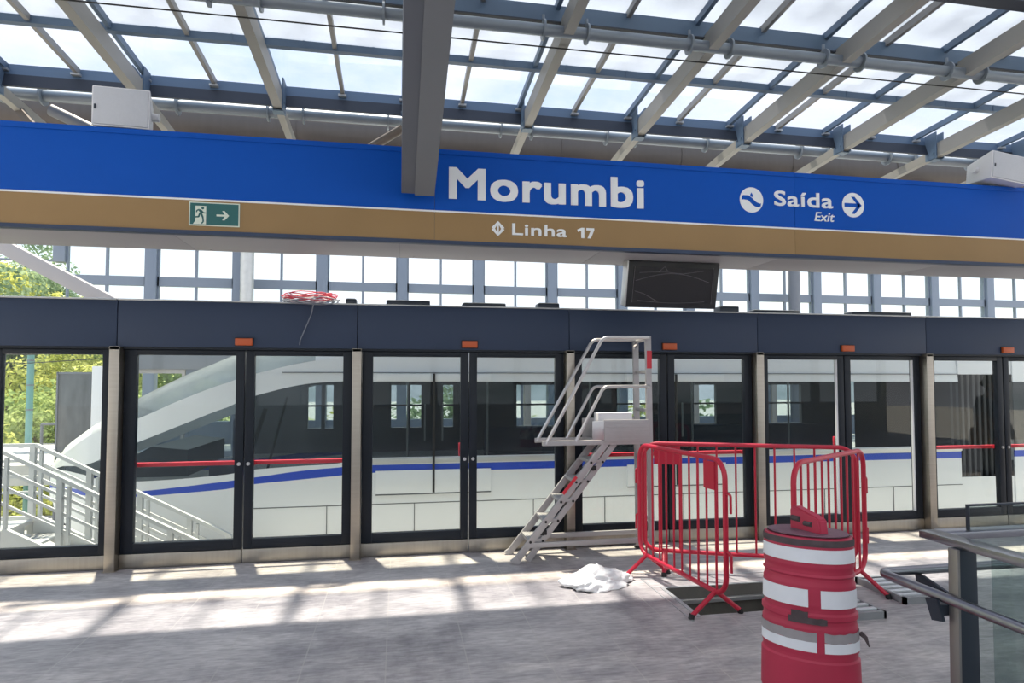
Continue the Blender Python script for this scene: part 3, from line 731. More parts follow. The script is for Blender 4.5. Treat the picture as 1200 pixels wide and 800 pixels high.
# two round columns in front of it
for x, lab in ((-3.95, 'pale round column in front of the far windows, left one'), (12.05, 'dark round column in front of the far windows, right one')):
    t = thing('round_column', lab, 'column', (x, 17.4, 0))
    b = MB(); b.cyl((x, 17.4, 0), (x, 17.4, 6.0), .17, 24); part(b, 'shaft', M['galv'] if x < 0 else M['beamdark'], t)
    b = MB(); b.box(x-.25, x+.25, 17.15, 17.65, 0, .03); b.box(x-.25, x+.25, 17.15, 17.65, 5.97, 6.0); part(b, 'end_plate', M['beamdark'], t)
# sloping beam at the left end
b = MB(); b.bar((-9.0, 13.6, 5.06), (-5.3, 13.6, 3.05), .35, .26, (0, 0, 1), 0, .01); solo(b, 'sloping_beam', M['slope'], 'sloping pale beam across the far left windows', 'beam')
# opposite screen doors
for k in range(8):
    x0 = -5.45+2.075*k
    t = thing('far_screen_door', 'dark framed screen door pair across the track, %s from the left' % ORD[k], 'screen door', (x0+1.04, 14.1, 0), 'screen doors across the track')
    b = MB(); b.box(x0, x0+2.07, 14.0, 14.25, PH0-.05, PH1, 0, .006); part(b, 'header', M['beam'], t)
    b = MB(); b.box(x0, x0+.08, 14.05, 14.2, .0, PH0-.05); part(b, 'post', M['alum'], t)
    for s in (0, 1):
        a = x0+.09+s*.99; c_ = a+.97
        b = MB(); b.box(a, a+.06, 14.08, 14.14, .0, PH0-.05); b.box(c_-.06, c_, 14.08, 14.14, 0, PH0-.05); b.box(a+.06, c_-.06, 14.08, 14.14, 0, .2); b.box(a+.06, c_-.06, 14.08, 14.14, 1.83, PH0-.05)
        fr = part(b, 'door_frame', M['alum'] if s == 0 else M['windowframe'], t)
        b = MB(); b.box(a+.06, c_-.06, 14.105, 14.115, .2, 1.83); part(b, 'glass_pane', M['clearglass'], fr, None, 0)
# dark end panel with white post, small rail
t = thing('end_screen', 'dark grey upright panel with a white post beside the train nose', 'panel', (-5.9, 13.0, -1))
b = MB(); b.box(-6.25, -5.68, 13.0, 13.12, -1.0, 1.82, 0, .008); part(b, 'panel_board', M['panelgrey'], t)
b = MB(); b.box(-5.67, -5.49, 12.98, 13.16, -1.0, 1.95, 0, .01); part(b, 'white_post', M['plasticwhite'], t)
b = MB(); b.box(-6.27, -6.24, 12.99, 13.13, -1.0, 1.84); b.box(-6.25, -5.68, 12.99, 13.13, 1.80, 1.84); part(b, 'edge_frame', M['beam'], t)
t = thing('guard_rail', 'small dark guard rail left of the grey end panel', 'railing', (-6.4, 13.0, -1))
b = MB(); b.tube(fillet([(-6.52, 13.05, -1), (-6.52, 13.05, .87), (-6.27, 13.05, .87)], .02, 3), .025, 8); part(b, 'top_rail', M['beam'], t)
b = MB(); b.tube([(-6.52, 13.05, .5), (-6.27, 13.05, .5)], .012, 8); part(b, 'middle_rail', M['beam'], t)

# ------------------------------------------------------------------ access stair between platform and train
st = thing('access_stair', 'galvanised steel stair with railings descending beside the train nose', 'stair', (-4.1, 7.8, -1))
SLP = -.53; SX = -4.12
def sz(x, z0): return z0 if x < SX else z0+SLP*(x-SX)
XE = -2.0
for y, nm in ((7.5, 'near'), (8.15, 'far')):
    b = MB()
    b.bar((-7.0, y, .92), (SX, y, .92), .05, .04); b.bar((SX, y, .92), (XE, y, sz(XE, .92)), .05, .04)
    part(b, 'handrail', M['stairmetal'], st)
    b = MB()
    for dz in (.18, .36, .54):
        b.bar((-7.0, y, .92-dz), (SX, y, .92-dz), .022, .03); b.bar((SX, y, .92-dz), (XE, y, sz(XE, .92-dz)), .022, .03)
    part(b, 'mid_rail', M['stairmetal'], st)
    for x in (-6.3, -5.5, -4.75, SX-.03, -3.55, -3.0, -2.45, XE):
        b = MB()
        b.bar((x, y, sz(x, -.1)), (x, y, sz(x, .92)), .055, .06, (0, 1, 0)); b.bar((x+.085, y, sz(x+.085, -.1)), (x+.085, y, sz(x+.085, .88)), .03, .045, (0, 1, 0))
        part(b, 'railing_post', M['stairmetal'], st)
    b = MB()
    b.bar((-7.0, y, .03), (SX, y, .03), .05, .16); b.bar((SX, y, .03), (XE+.1, y, sz(XE+.1, .03)), .05, .2)
    part(b, 'stringer', M['stairmetal'], st)
b = MB(); b.box(-7.0, SX, 7.52, 8.13, .03, .07)
part(b, 'landing', M['stairmetal'], st)
for k in range(7):
    x = SX+.02+k*.30; z = .07-.159*(k+1)
    b = MB(); b.box(x, x+.29, 7.53, 8.12, z-.03, z, 0, .004)
    for q in range(4): b.box(x+.03+q*.06, x+.045+q*.06, 7.56, 8.09, z, z+.006, 1)
    part(b, 'tread', [M['stairmetal'], M['galv']], st)
b = MB(); b.box(-6.6, -6.5, 7.6, 8.0, -1.0, .03); b.box(SX-.12, SX-.02, 7.6, 8.0, -1.0, .03); part(b, 'support_leg', M['stairmetal'], st)

# ------------------------------------------------------------------ the train
TY, TC, TF = 8.6, 9.9, 11.2
tr = thing('monorail_train', 'white monorail train with blue stripe and slanted nose behind the doors', 'train', (2.0, 9.9, -1))
# station: X, Yside, u (top of side), l (bottom of white sweep), d (bottom of dark glass), b1, b2 (blue stripe), m (skirt), roof crown z
STN = [(-4.72, 9.70, .44, .435, .42, .23, .19, .06, .44),
       (-4.62, 9.60, .494, .470, .44, .245, .20, -.05, .49),
       (-4.43, 9.40, .670, .521, .464, .248, .191, -.20, .66),
       (-4.04, 9.10, .907, .562, .440, .241, .174, -.40, .92),
       (-3.77, 8.95, 1.026, .663, .389, .236, .172, -.52, 1.06),
       (-3.32, 8.75, 1.166, .862, .386, .256, .192, -.62, 1.32),
       (-2.73, 8.65, 1.427, 1.100, .417, .314, .234, -.68, 1.66),
       (-2.165, 8.60, 1.645, 1.326, .464, .377, .279, -.72, 1.93),
       (-1.81, 8.60, 1.767, 1.479, .520, .421, .334, -.75, 2.10),
       (-1.28, 8.60, 1.900, 1.611, .551, .485, .374, -.75, 2.28),
       (-.80, 8.60, 1.97, 1.656, .572, .520, .410, -.75, 2.40),
       (-.45, 8.60, 2.00, 1.656, .640, .543, .440, -.75, 2.45)]
CROWN = [(-4.80, .44), (-4.747, .464), (-4.654, .630), (-4.387, .878), (-4.169, 1.009), (-3.971, 1.141), (-3.761, 1.287), (-3.447, 1.495), (-3.139, 1.657), (-2.814, 1.821), (-2.509, 1.949), (-2.104, 2.143), (-1.617, 2.316), (-1.1, 2.41), (-.5, 2.46), (20, 2.47)]
def crown(x):
    for (a, za), (c, zc) in zip(CROWN, CROWN[1:]):
        if x <= c: return za+(zc-za)*(x-a)/(c-a)
    return CROWN[-1][1]
def cr(a, b_, c, d_, t): return .5*((2*b_)+(-a+c)*t+(2*a-5*b_+4*c-d_)*t*t+(-a+3*b_-3*c+d_)*t*t*t)
DN = []
for i in range(len(STN)-1):
    P0, P1, P2, P3 = STN[max(0, i-1)], STN[i], STN[i+1], STN[min(len(STN)-1, i+2)]
    for k in range(5):
        t_ = k/5; DN.append(tuple(P1[j]+(P2[j]-P1[j])*t_ if j == 0 else cr(P0[j], P1[j], P2[j], P3[j], t_) for j in range(9)))
DN.append(STN[-1])
END1 = 8.86
last = DN[-1]
for x in (1.2, 3.0, 5.0, 7.0, END1): DN.append((x,)+last[1:])
def side_row(s, za, zb, n=2, bulge=True, far=False):
    out = []
    for k in range(n+1):
        z = za+(zb-za)*k/n; y = s[1]
        # body side leans in slightly above and below the waist
        y += .05*max(0, (z-1.0))**2 + (.10*max(0, (-.2-z))**2)
        out.append((s[0], 2*TC-y if far else y, z))
    return out
def strip(name, ia, ib, m_, far=False, n=2, x0=None, x1=None, offs=0., label=None):
    b = MB(); rows = []
    for s in DN:
        if x0 is not None and s[0] < x0-1e-6: continue
        if x1 is not None and s[0] > x1+1e-6: continue
        r = side_row(s, s[ia], s[ib], n, far=far)
        rows.append([(p[0], p[1]-offs*(-1 if far else 1), p[2]) for p in r])
    b.grid(rows); return part(b, name, m_, tr, label, 40)
for far in (False, True):
    strip('upper_side_panel', 3, 2, M['trainwhite'], far)
    strip('waist_panel', 5, 4, M['trainwhite'], far, 1)
    strip('blue_stripe', 6, 5, M['trainblue'], far, 1, None, None, 0, 'blue stripe along the side')
    strip('lower_side_panel', 7, 6, M['trainwhite'], far, 4)
strip('side_glass', 4, 3, M['trainglass'], False, 4, None, None, 0, 'dark tinted side glazing')
# roof and windshield: from the near side's top over the crown to the far side
b1_, b2_ = MB(), MB()
rw, rr_ = [], []
for s in DN:
    row = []
    for k in range(13):
        a = PI*k/12
        yn = s[1]+.05*max(0, (s[2]-1.0))**2
        y = TC-(TC-yn)*math.cos(a); z = s[2]+(max(crown(s[0]), s[2])-s[2])*(math.sin(a)**.7 if math.sin(a) > 0 else 0)
        row.append((s[0], y, z))
    if -3.95 <= s[0] <= -1.0: rw.append(row)
    if s[0] <= -3.75 or s[0] >= -1.35: (rr_ if True else rr_).append((s[0], row))
nose = [r for x, r in rr_ if x <= -3.75]; back = [r for x, r in rr_ if x >= -1.35]
b = MB(); b.grid(rw); part(b, 'windshield', M['windshield'], tr, 'dark slanted windshield of the nose', 40)
b = MB(); b.grid(nose); b.grid(back); part(b, 'roof', M['trainwhite'], tr, None, 40)
b = MB(); s = DN[0]; poly = [(s[0]-.01, y, z) for (y, z) in [(s[1], s[7]), (s[1], s[2]), (2*TC-s[1], s[2]), (2*TC-s[1], s[7])]]; b.face([b.bm.verts.new(p) for p in poly]); part(b, 'nose_tip', M['trainwhite'], tr)
# roof-edge trims of the straight body
b = MB(); b.box(-1.5, END1, 8.618, 8.640, 1.772, 1.782); part(b, 'gutter_line', M['traingrey'], tr)
b = MB(); b.box(-.46, END1, 8.580, 8.612, .556, .625, 0, .006); part(b, 'trim_rail', M['trainsilver'], tr, 'silver trim under the windows')
b = MB(); b.box(-1.9, END1, 8.594, 8.603, .017, .027)
for x in (-.92, .22, 1.86, 2.9, 4.1, 5.2, 6.4, 7.6): b.box(x, x+.010, 8.594, 8.603, -.62, .022)
part(b, 'panel_seam', M['traingrey'], tr)
# doors
for x0, xm, x1 in ((-.289, .48, 1.263), (3.243, 4.0, 4.769)):
    b = MB(); b.box(x0, x1, 8.574, 8.604, .155, .465, 0, .004); b.box(x0, x1, 8.584, 8.625, 1.660, 1.765, 0, .004)
    dr = part(b, 'train_door', M['trainwhite'], tr)
    b = MB(); b.box(xm-.016, xm+.016, 8.568, 8.63, .16, 1.765); part(b, 'door_seam', M['rubber'], dr)
    b = MB(); b.box(x0, x1, 8.570, 8.606, .140, .156); part(b, 'sill', M['traingrey'], dr)
    b = MB()
    for a in (xm-.13, xm+.11): b.box(a, a+.02, 8.63, 8.65, .85, 1.35)
    part(b, 'grab_handle', M['trainsilver'], dr)
# far wall with window openings
wins = [(-1.51, -1.29), (-1.23, -1.09), (-.12, .16), (.21, .40), (.78, .96), (2.1, 2.9), (4.0, 4.6), (5.53, 5.99), (7.0, 7.8)]
b = MB(); xp = -2.6
for a, c_ in wins:
    b.box(xp, a, 11.10, 11.18, .45, 1.72); b.box(a, c_, 11.10, 11.18, .45, .86); b.box(a, c_, 11.10, 11.18, 1.60, 1.72); b.box(a, c_, 11.11, 11.15, 1.23, 1.26); xp = c_
b.box(xp, END1, 11.10, 11.18, .45, 1.72)
part(b, 'far_wall', M['traingrey'], tr)
b = MB(); b.box(-3.0, END1, 8.75, 11.1, -.02, .02); part(b, 'cabin_floor', M['traingrey'], tr)
b = MB(); b.box(-1.2, END1, 8.75, 11.1, 1.78, 1.80); part(b, 'cabin_ceiling', M['traingrey'], tr)
for x0, x1 in ((1.5, 3.0), (5.0, 6.6), (7.0, 8.5)):
    b = MB(); b.box(x0, x1, 10.6, 11.08, .02, .42, 0, .03); b.box(x0, x1, 10.98, 11.08, .42, .85, 0, .03); part(b, 'bench_seat', M['seat'], tr)
b = MB()
for x in (.15, 1.4, 3.1, 4.9, 6.7): b.cyl((x, 9.9, .02), (x, 9.9, 1.78), .017, 10)
part(b, 'grab_pole', M['trainsilver'], tr)
b = MB(); b.box(-2.55, -2.2, 9.2, 9.7, .3, .55, 0, .05); b.box(-2.25, -2.12, 9.2, 9.7, .5, 1.15, 0, .05); part(b, 'driver_seat', M['seat'], tr)
b = MB(); b.prism([(-3.5, .4), (-2.75, .4), (-2.75, .75), (-3.2, .80), (-3.5, .62)], 9.0, 10.8); part(b, 'console', M['traingrey'], tr)
b = MB(); b.bar((-1.95, 8.7, .52), (-1.72, 8.72, 1.30), .05, .05); b.bar((-1.68, 8.7, .52), (-1.45, 8.72, 1.45), .03, .03); part(b, 'cab_pillar', M['trainblack'], tr)
# bellows and second car
b = MB()
for k in range(9):
    x = END1+.02+k*.108; b.box(x, x+.06, 8.80, 11.0, -.3, 2.25, 0, .02); b.box(x+.06, x+.108, 8.9, 10.9, -.2, 2.15)
part(b, 'gangway_bellows', M['bellows'], tr, 'dark folded bellows between the cars')
b = MB(); b.box(END1, 9.88, 8.62, 8.66, 1.775, 2.02); b.box(END1, 9.88, 8.62, 8.66, -.75, .13); part(b, 'gangway_fairing', M['trainwhite'], tr)
X2, X3 = 9.88, 15.0
b = MB()
cs = [(8.68, -.75), (8.60, -.2), (8.60, .44)]
def ext(za, zb, m_, nm, y0=8.60, y1=8.62): 
    b = MB(); b.box(X2, X3, y0, y1, za, zb); b.box(X2, X3, 2*TC-y1, 2*TC-y0, za, zb); return part(b, nm, m_, tr)
ext(-.75, .44, M['trainwhite'], 'second_car_lower_panel'); ext(.44, .543, M['trainblue'], 'second_car_stripe'); ext(.543, .64, M['trainsilver'], 'second_car_trim')
b = MB(); b.box(X2, X3, 8.60, 8.61, .64, 1.656); part(b, 'second_car_glass', M['trainglass'], tr, None, 0)
ext(1.656, 2.0, M['trainwhite'], 'second_car_upper_panel', 8.60, 8.66)
b = MB(); b.grid([[(x, TC-1.26*math.cos(PI*k/10), 2.0+.45*math.sin(PI*k/10)) for k in range(11)] for x in (X2, X3)]); b.box(X2, X2+.02, 8.62, 11.18, 1.656, 2.0); part(b, 'second_car_roof', M['trainwhite'], tr, None, 40)
b = MB(); b.box(X2, 9.7+.5, 11.10, 11.18, .45, 1.72); b.box(10.6, X3, 11.10, 11.18, .45, 1.72); b.box(10.2, 10.6, 11.10, 11.18, .45, .8); b.box(X2, X3, 8.75, 11.1, -.02, .02); b.box(X2, X3, 8.75, 11.1, 1.78, 1.8); part(b, 'second_car_interior', M['traingrey'], tr)
b = MB(); b.box(-14, 26, 9.45, 10.35, -1.0, -.72, 0, .02); solo(b, 'guideway_beam', M['concrete'], 'concrete guideway beam under the white train', 'beam')

# ------------------------------------------------------------------ unseen back wall added to darken what the door glass mirrors
b = MB(); b.box(-9, 16, -6.2, -6.0, 0, 1.0); b.box(-9, 16, -6.2, -6.0, 2.6, 3.1)
for k in range(11): b.box(-9+k*2.48, -8.8+k*2.48, -6.2, -6.0, 1.0, 2.6)
struct(b, 'wall_back_added', M['concrete'])
for k in range(10):
    b = MB(); b.box(-8.8+k*2.48, -6.52+k*2.48, -6.11, -6.09, 1.0, 2.6); b.box(-7.70+k*2.48, -7.64+k*2.48, -6.13, -6.07, 1.0, 2.6); b.box(-8.8+k*2.48, -6.52+k*2.48, -6.13, -6.07, 1.9, 1.96); o = struct(b, 'window_%d' % (40+k), M['clearglass'], smooth=0)

# ------------------------------------------------------------------ hillside, trees, pole
def hz_(x, y):
    base = -6.2+min(max(0, (y-20)), 22)*.20-max(0, y-50)*.05
    return base+min(max(0, -(x+9)), 25)*.36*min(1, max(0, y-19)/8)+noise.noise(V((x*.07, y*.07, 3)))*1.1
b = MB(); b.grid([[(x, y, hz_(x, y)) for x in range(-80, 81, 4)] for y in range(19, 80, 3)])
struct(b, 'terrain_hillside', M['hill'], 'grassy hillside rising behind the station', 'hillside', 60)
b = MB(); b.face([b.bm.verts.new(p) for p in ((-200, -200, -7.5), (200, -200, -7.5), (200, 300, -7.5), (-200, 300, -7.5))]); struct(b, 'ground', M['concrete'], 'ground far below the station', 'ground')
def crown_mesh(seed, R_, leaf, n, squash=.8):
    r = random.Random(seed); b = MB(); bm = b.bm
    blobs = [(V((r.gauss(0, .45), r.gauss(0, .45), r.gauss(0, .32)*squash)), r.uniform(.35, .6)) for _ in range(14)]
    for i in range(n):
        c, br = r.choice(blobs)
        dvec = V((r.gauss(0, 1), r.gauss(0, 1), r.gauss(0, 1))).normalized()
        p = (c+dvec*br*r.uniform(.75, 1.05))*R_
        nrm = (dvec+V((r.gauss(0, .5), r.gauss(0, .5), r.gauss(0, .5)+.3))).normalized()
        u = nrm.orthogonal().normalized(); w = nrm.cross(u); a = r.random()*6.28
        u, w = u*math.cos(a)+w*math.sin(a), w*math.cos(a)-u*math.sin(a)
        l = leaf*r.uniform(.6, 1.3)
        vs = [bm.verts.new(p+u*l), bm.verts.new(p+w*l*.55+nrm*l*.12), bm.verts.new(p-u*l), bm.verts.new(p-w*l*.55+nrm*l*.12)]
        bm.faces.new(vs)
    return b
def tree(label, x, y, R_, ht, mk, seed, group=None, n=6000, leaf=.10):
    z = hz_(x, y)
    t = thing('tree', label, 'tree', (x, y, z-.1), group)
    b = crown_mesh(seed, R_, leaf*R_/2.0, n)
    for v in b.bm.verts: v.co += V((x, y, z+ht))
    part(b, 'crown', M[mk], t, None, 0)
    b = MB(); b.tube([(x, y, z-.3), (x+.1, y, z+ht*.5), (x, y, z+ht)], [.22*R_/2, .15*R_/2, .06], 8)
    for k in range(4):
        a = k*1.6+seed; b.tube([(x, y, z+ht*.55), (x+math.cos(a)*R_*.5, y+math.sin(a)*R_*.5, z+ht+.2)], [.09, .03], 6)
    part(b, 'trunk', M['trunk'], t)
trees = [
    ('pale yellow green tree lowest on the hillside behind the stair landing', -16.0, 24, 2.6, 2.6, 'leafA', 1),
    ('yellow green bushy tree just left of the teal pole', -13.6, 22, 1.9, 2.0, 'leafA', 2),
    ('mid green tree just right of the teal pole', -13.2, 27, 2.4, 3.1, 'leafB', 3),
    ('blue green tree high behind the teal pole', -19.0, 35, 2.9, 3.6, 'leafC', 4),
    ('yellow tree between the teal pole and the grey end panel', -14.2, 31, 2.2, 3.3, 'leafA', 5),
    ('mid green tree high on the hill at the far left', -24.5, 38, 3.2, 3.6, 'leafB', 6),
    ('round yellow green tree on the skyline under the sloping beam', -19.6, 40, 2.7, 3.4, 'leafA', 7),
    ('blue green tree on the skyline at the far left edge', -22.6, 42, 2.8, 4.1, 'leafC', 8),
    ('low green tree on the skyline where the sloping beam meets the header', -17.0, 41, 2.2, 3.0, 'leafB', 9),
    ('low yellow green bush directly behind the stair railing', -11.6, 20.5, 1.5, 1.2, 'leafA', 10),
    ('green bush behind the small dark guard rail', -10.4, 21.5, 1.5, 1.5, 'leafB', 11),
    ('mid green tree behind the far screen door header', -10.6, 30, 2.4, 3.0, 'leafB', 12),
    ('yellow green tree behind the grey end panel and the teal pole', -11.8, 25, 2.2, 2.4, 'leafA', 13),
    ('dense mid green tree high behind the grey end panel', -13.8, 36, 3.0, 4.0, 'leafB', 14),
    ('pale yellow tree rising between the skyline trees', -21.0, 37, 2.6, 4.3, 'leafA', 15),
    ('blue green tree low beside the stair at the far left', -14.8, 21, 1.9, 1.7, 'leafC', 16),
]
for a in trees: tree(*a)
for i, x in enumerate((-6.5, -2.5, 1.5, 6.0, 10.5, 15.0, 20.0, 26.0, 32.0)):
    tree('leafy tree on the slope beyond the train, seen only through its windows', x, 27+(i % 3)*2, 2.6, 2.3, ('leafB', 'leafA', 'leafC')[i % 3], 20+i, 'trees beyond the train windows', 2200, .16)
t = thing('teal_pole', 'teal painted pole standing among the hillside trees', 'pole', (-9.33, 18.6, -6.5))
b = MB(); b.cyl((-9.6, 18.6, -7.4), (-9.6, 18.6, 3.2), .08, 16); part(b, 'shaft', M['teal'], t)
b = MB()
for z in (.9, 1.55, 2.2): b.cyl((-9.6, 18.6, z), (-9.6, 18.6, z+.04), .09, 16)
part(b, 'band', M['beam'], t)
for i, dz in enumerate((0, .22)):
    b = MB(); b.tube([(-40, 26, 2.6+dz), (-9.5, 18.4, 2.15+dz), (-7.4, 17.5, 2.25+dz)], .012, 5)
    solo(b, 'overhead_wire', M['rubber'], ('lower', 'upper')[i]+' thin dark wire crossing in front of the hillside trees', 'wire', 'overhead wires')

# ------------------------------------------------------------------ aluminium platform ladder
ld = thing('platform_ladder', 'aluminium platform ladder with handrails standing before the screen doors', 'ladder', (1.7, 5.8, 0))
YF, YR = 5.66, 5.98
for y, nm in ((YF, 'front'), (YR, 'rear')):
    # upright
    b = MB(); b.bar((2.372, y, .0), (2.352, y, 2.09), .058, .03, (0, 1, 0), 0, .003); part(b, 'upright', M['alum'], ld)
    # stile
    b = MB(); b.bar((1.055, y, .012), (1.925, y, 1.075), .026, .062, (1, 0, 0), 0, .003)
    sto = part(b, 'stile', M['alum'], ld)
    b = MB(); b.bar((1.03, y, .0), (1.085, y, .035), .034, .07, (1, 0, 0), 0, .004); part(b, 'foot_cap', M['alum'], sto)
    # deck rail
    b = MB(); b.bar((1.31, y-.01, 1.085), (2.352, y-.01, 1.085), .03, .045, (0, 0, 1), 0, .002); part(b, 'deck_rail', M['alum'], ld)
    # handrails
    b = MB()
    b.tube(fillet([(1.345 if y == YF else 1.33, y-.012, 1.075), (1.90, y-.012, 2.07), (2.36, y-.012, 2.075)], .09, 6), .0165, 10)
    part(b, 'top_handrail', M['alu'], ld)
    b = MB(); b.tube(fillet([(1.63, y-.012, 1.095), (1.905, y-.012, 1.605), (2.36, y-.012, 1.61)], .08, 6), .0155, 10); part(b, 'mid_handrail', M['alu'], ld)
    b = MB(); b.bar((1.15, y, .16), (2.37, y, .16), .028, .045, (0, 0, 1), 0, .002); part(b, 'base_bar', M['alum'], ld)
# second, lower stile section on the near side
b = MB(); b.bar((1.175, YF+.03, .012), (2.02, YF+.03, 1.07), .026, .055, (1, 0, 0), 0, .003); part(b, 'rear_stile', M['alum'], ld)
b = MB(); b.bar((1.175, YR-.03, .012), (2.02, YR-.03, 1.07), .026, .055, (1, 0, 0), 0, .003); part(b, 'rear_stile', M['alum'], ld)
for k in range(5):
    f = (k+1)/6.0+.01; x = 1.055+.87*f; z = .012+1.063*f
    b = MB(); b.box(x-.03, x+.10, YF+.01, YR-.01, z-.018, z+.012, 0, .003)
    for q in range(5): b.box(x-.02+q*.024, x-.012+q*.024, YF+.02, YR-.02, z+.012, z+.015)
    part(b, 'step', M['alum'], ld)
    b = MB()
    for y in (YF-.014, ):
        b.cyl((x-.012, y-.006, z-.01), (x-.012, y, z-.01), .012, 8); b.cyl((x+.11, y+.02, z-.01), (x+.11, y+.03, z-.01), .012, 8)
    part(b, 'bolt', M['rubber'], ld)
b = MB(); b.box(1.80, 2.345, YF-.005, YR+.005, 1.085, 1.108, 0, .003)
for q in range(14): b.box(1.81+q*.038, 1.825+q*.038, YF, YR, 1.108, 1.112)
part(b, 'deck', M['alum'], ld)
b = MB(); b.box(1.90, 2.345, YF-.035, YF-.018, 1.09, 1.295, 0, .003)
for q in range(5): b.box(1.905, 2.34, YF-.038, YF-.035, 1.115+q*.036, 1.122+q*.036)
part(b, 'toe_board', M['alum'], ld)
b = MB(); b.box(1.79, 2.345, YR-.01, YR+.006, 1.09, 1.295, 0, .003); part(b, 'toe_board', M['alum'], ld)
b = MB(); b.box(1.785, 1.90, YF-.03, YF-.022, 1.11, 1.285, 0, .002); part(b, 'end_plate', M['alu'], ld, 'shiny folded end plate')
b = MB(); b.box(1.86, 2.20, YF+.02, YF+.16, 1.112, 1.36, 0, .01); part(b, 'tool_tray', M['plasticwhite'], ld, 'pale tray standing on the deck')
b = MB(); b.box(2.335, 2.385, YF-.016, YF-.0145, 1.78, 1.95); part(b, 'warning_label', M['redlabel'], ld, 'red label on the upright')
b = MB(); b.bar((1.50, YF-.0315, .62), (1.63, YF-.0315, .775), .002, .03, (1, 0, 0)); part(b, 'warning_label', M['redlabel'], ld, 'red label on the stile')
b = MB()
for z in (.35, .62, .90, 1.38, 1.75):
    b.bar((2.36, YF+.02, z), (2.36, YR-.02, z), .022, .03, (0, 0, 1))
    b.cyl((2.365, YF-.022, z), (2.365, YF-.015, z), .014, 8)
part(b, 'cross_rung', M['alum'], ld)
b = MB()
for x, z in ((1.70, .80), (1.22, .22), (1.62, .79)):
    b.box(x+.05, x+.14, YF+.01, YF+.04, z+.02, z+.065, 0, .01); b.cyl((x+.1, YF+.0, z+.04), (x+.1, YF+.06, z+.04), .02, 10)
part(b, 'locking_clamp', M['rubber'], ld, 'black locking clamps')
b = MB(); b.box(2.335, 2.395, YF-.035, YF+.035, 0, .02, 0, .004); b.box(2.335, 2.395, YR-.035, YR+.035, 0, .02, 0, .004); part(b, 'upright_foot', M['rubber'], ld)
b = MB(); b.cyl((2.36, YF, 2.06), (2.36, YR, 2.06), .017, 12); b.bar((2.36, YR-.02, 2.02), (2.30, YR-.10, 1.99), .02, .03); part(b, 'top_crossbar', M['alu'], ld)

# ------------------------------------------------------------------ red crowd barriers
def barrier(label, A, B, nb, plate_at=None, plate_size=(.10, .20), hooks_at_B=False, H=1.105, foot_spread=.20, feet=(.16, .84)):
    A, B = V((A[0], A[1], 0)), V((B[0], B[1], 0)); L_ = (B-A).length; d = (B-A)/L_; nrm = V((d.y, -d.x, 0))
    if nrm.y > 0: nrm = -nrm
    t = thing('crowd_barrier', label, 'barrier', tuple((A+B)/2), 'red steel crowd barriers')
    P = lambda s, z, o=0: A+d*s+nrm*o+V((0, 0, z))
    zb = .17
    b = MB(); b.tube(fillet([P(0, zb), P(0, H), P(L_, H), P(L_, zb)], .13, 7, True), .0185, 12, True); part(b, 'frame_tube', M['red'], t)
    for k in range(nb):
        s = L_*(k+1)/(nb+1)
        b = MB(); b.cyl(P(s, zb), P(s, H), .0085, 8); part(b, 'bar', M['red'], t)
    for f in feet:
        s = L_*f
        b = MB(); b.tube([P(s, zb+.005), P(s, .02, foot_spread)], .0165, 10); b.tube([P(s, zb+.005), P(s, .02, -foot_spread)], .0165, 10)
        lg = part(b, 'foot', M['red'], t)
        for o in (-1, 1):
            b = MB(); b.cyl(P(s, .0, o*(foot_spread+.004)), P(s, .035, o*(foot_spread-.006)), .021, 10)
            part(b, 'rubber_cap', M['rubber'], lg)
    if plate_at is not None:
        s0 = L_*plate_at; w, h = plate_size
        b = MB(); c8 = []
        for z in (H-h-.02, H-.02):
            for (q, o) in ((s0-w/2, .014), (s0+w/2, .014), (s0+w/2, .010), (s0-w/2, .010)): c8.append(P(q, z, o))
        b.hexa(c8); part(b, 'number_plate', M['red'], t, 'flat red plate welded between the bars')
    e = L_ if hooks_at_B else 0; sg = 1 if hooks_at_B else -1
    b = MB()
    for z in (.48, .88):
        b.tube(fillet([P(e, z), P(e+sg*.06, z), P(e+sg*.06, z-.13)], .02, 4), .009, 8)
    part(b, 'hook', M['red'], t)
    return t
barrier('red crowd barrier on the left side of the pit, running away from the viewer', (2.09, 5.24), (2.235, 4.035), 10, .86, (.13, .20), True, feet=(.10, .90))
barrier('long red crowd barrier behind the pit, nearest the screen doors', (2.15, 5.31), (3.74, 4.63), 10, .12, (.22, .16), False, feet=(.10, .9))
barrier('red crowd barrier on the right side of the pit, partly behind the drum', (2.60, 3.80), (3.69, 4.48), 10, None, (.1, .2), True, feet=(.10, .90))

# ------------------------------------------------------------------ traffic drum
BX, BY = 2.015, 2.84
dr = thing('traffic_drum', 'battered red traffic drum with white reflective bands in the foreground', 'drum', (BX, BY, 0))
def rad(z): return .224-.022*(z/.90)
seg_ = [(0, .275), (.06, .278), (.07, .262)]
prof = [(.0, .30), (.05, .30), (.06, .265)]
pf = [(.26, 0), (.26, .045), (.228, .055)]
for z in [.10+.01*i for i in range(79)]:
    r = rad(z)
    for g in (.12, .34, .50, .56, .70, .74):
        if abs(z-g) < .011: r -= .005
    if .51 < z < .55 or .71 < z < .73: r += .003
    if z < .33: r += .006
    elif z < .55: r += .003
    pf.append((r, z))
pf += [(.203, .885), (.198, .898), (.175, .903)]
b = MB(); b.lathe(pf, (BX, BY, 0), 56)
body = part(b, 'body', M['barrelred'], dr)
b = MB(); b.lathe([(.2055, .862), (.2070, .872), (.2065, .884), (.2045, .893)], (BX, BY, 0), 56, 0, False); b.lathe([(.0, .9045), (.188, .9045)], (BX, BY, 0), 56, 0, False); part(b, 'scuffed_rim', M['barreldark'], dr, 'dirty blackened top rim')
b = MB(); b.lathe([(.175, .902), (.184, .908), (.18, .912), (.05, .914)], (BX, BY, 0), 48); part(b, 'lid', M['lid'], dr, 'dusty purplish lid')
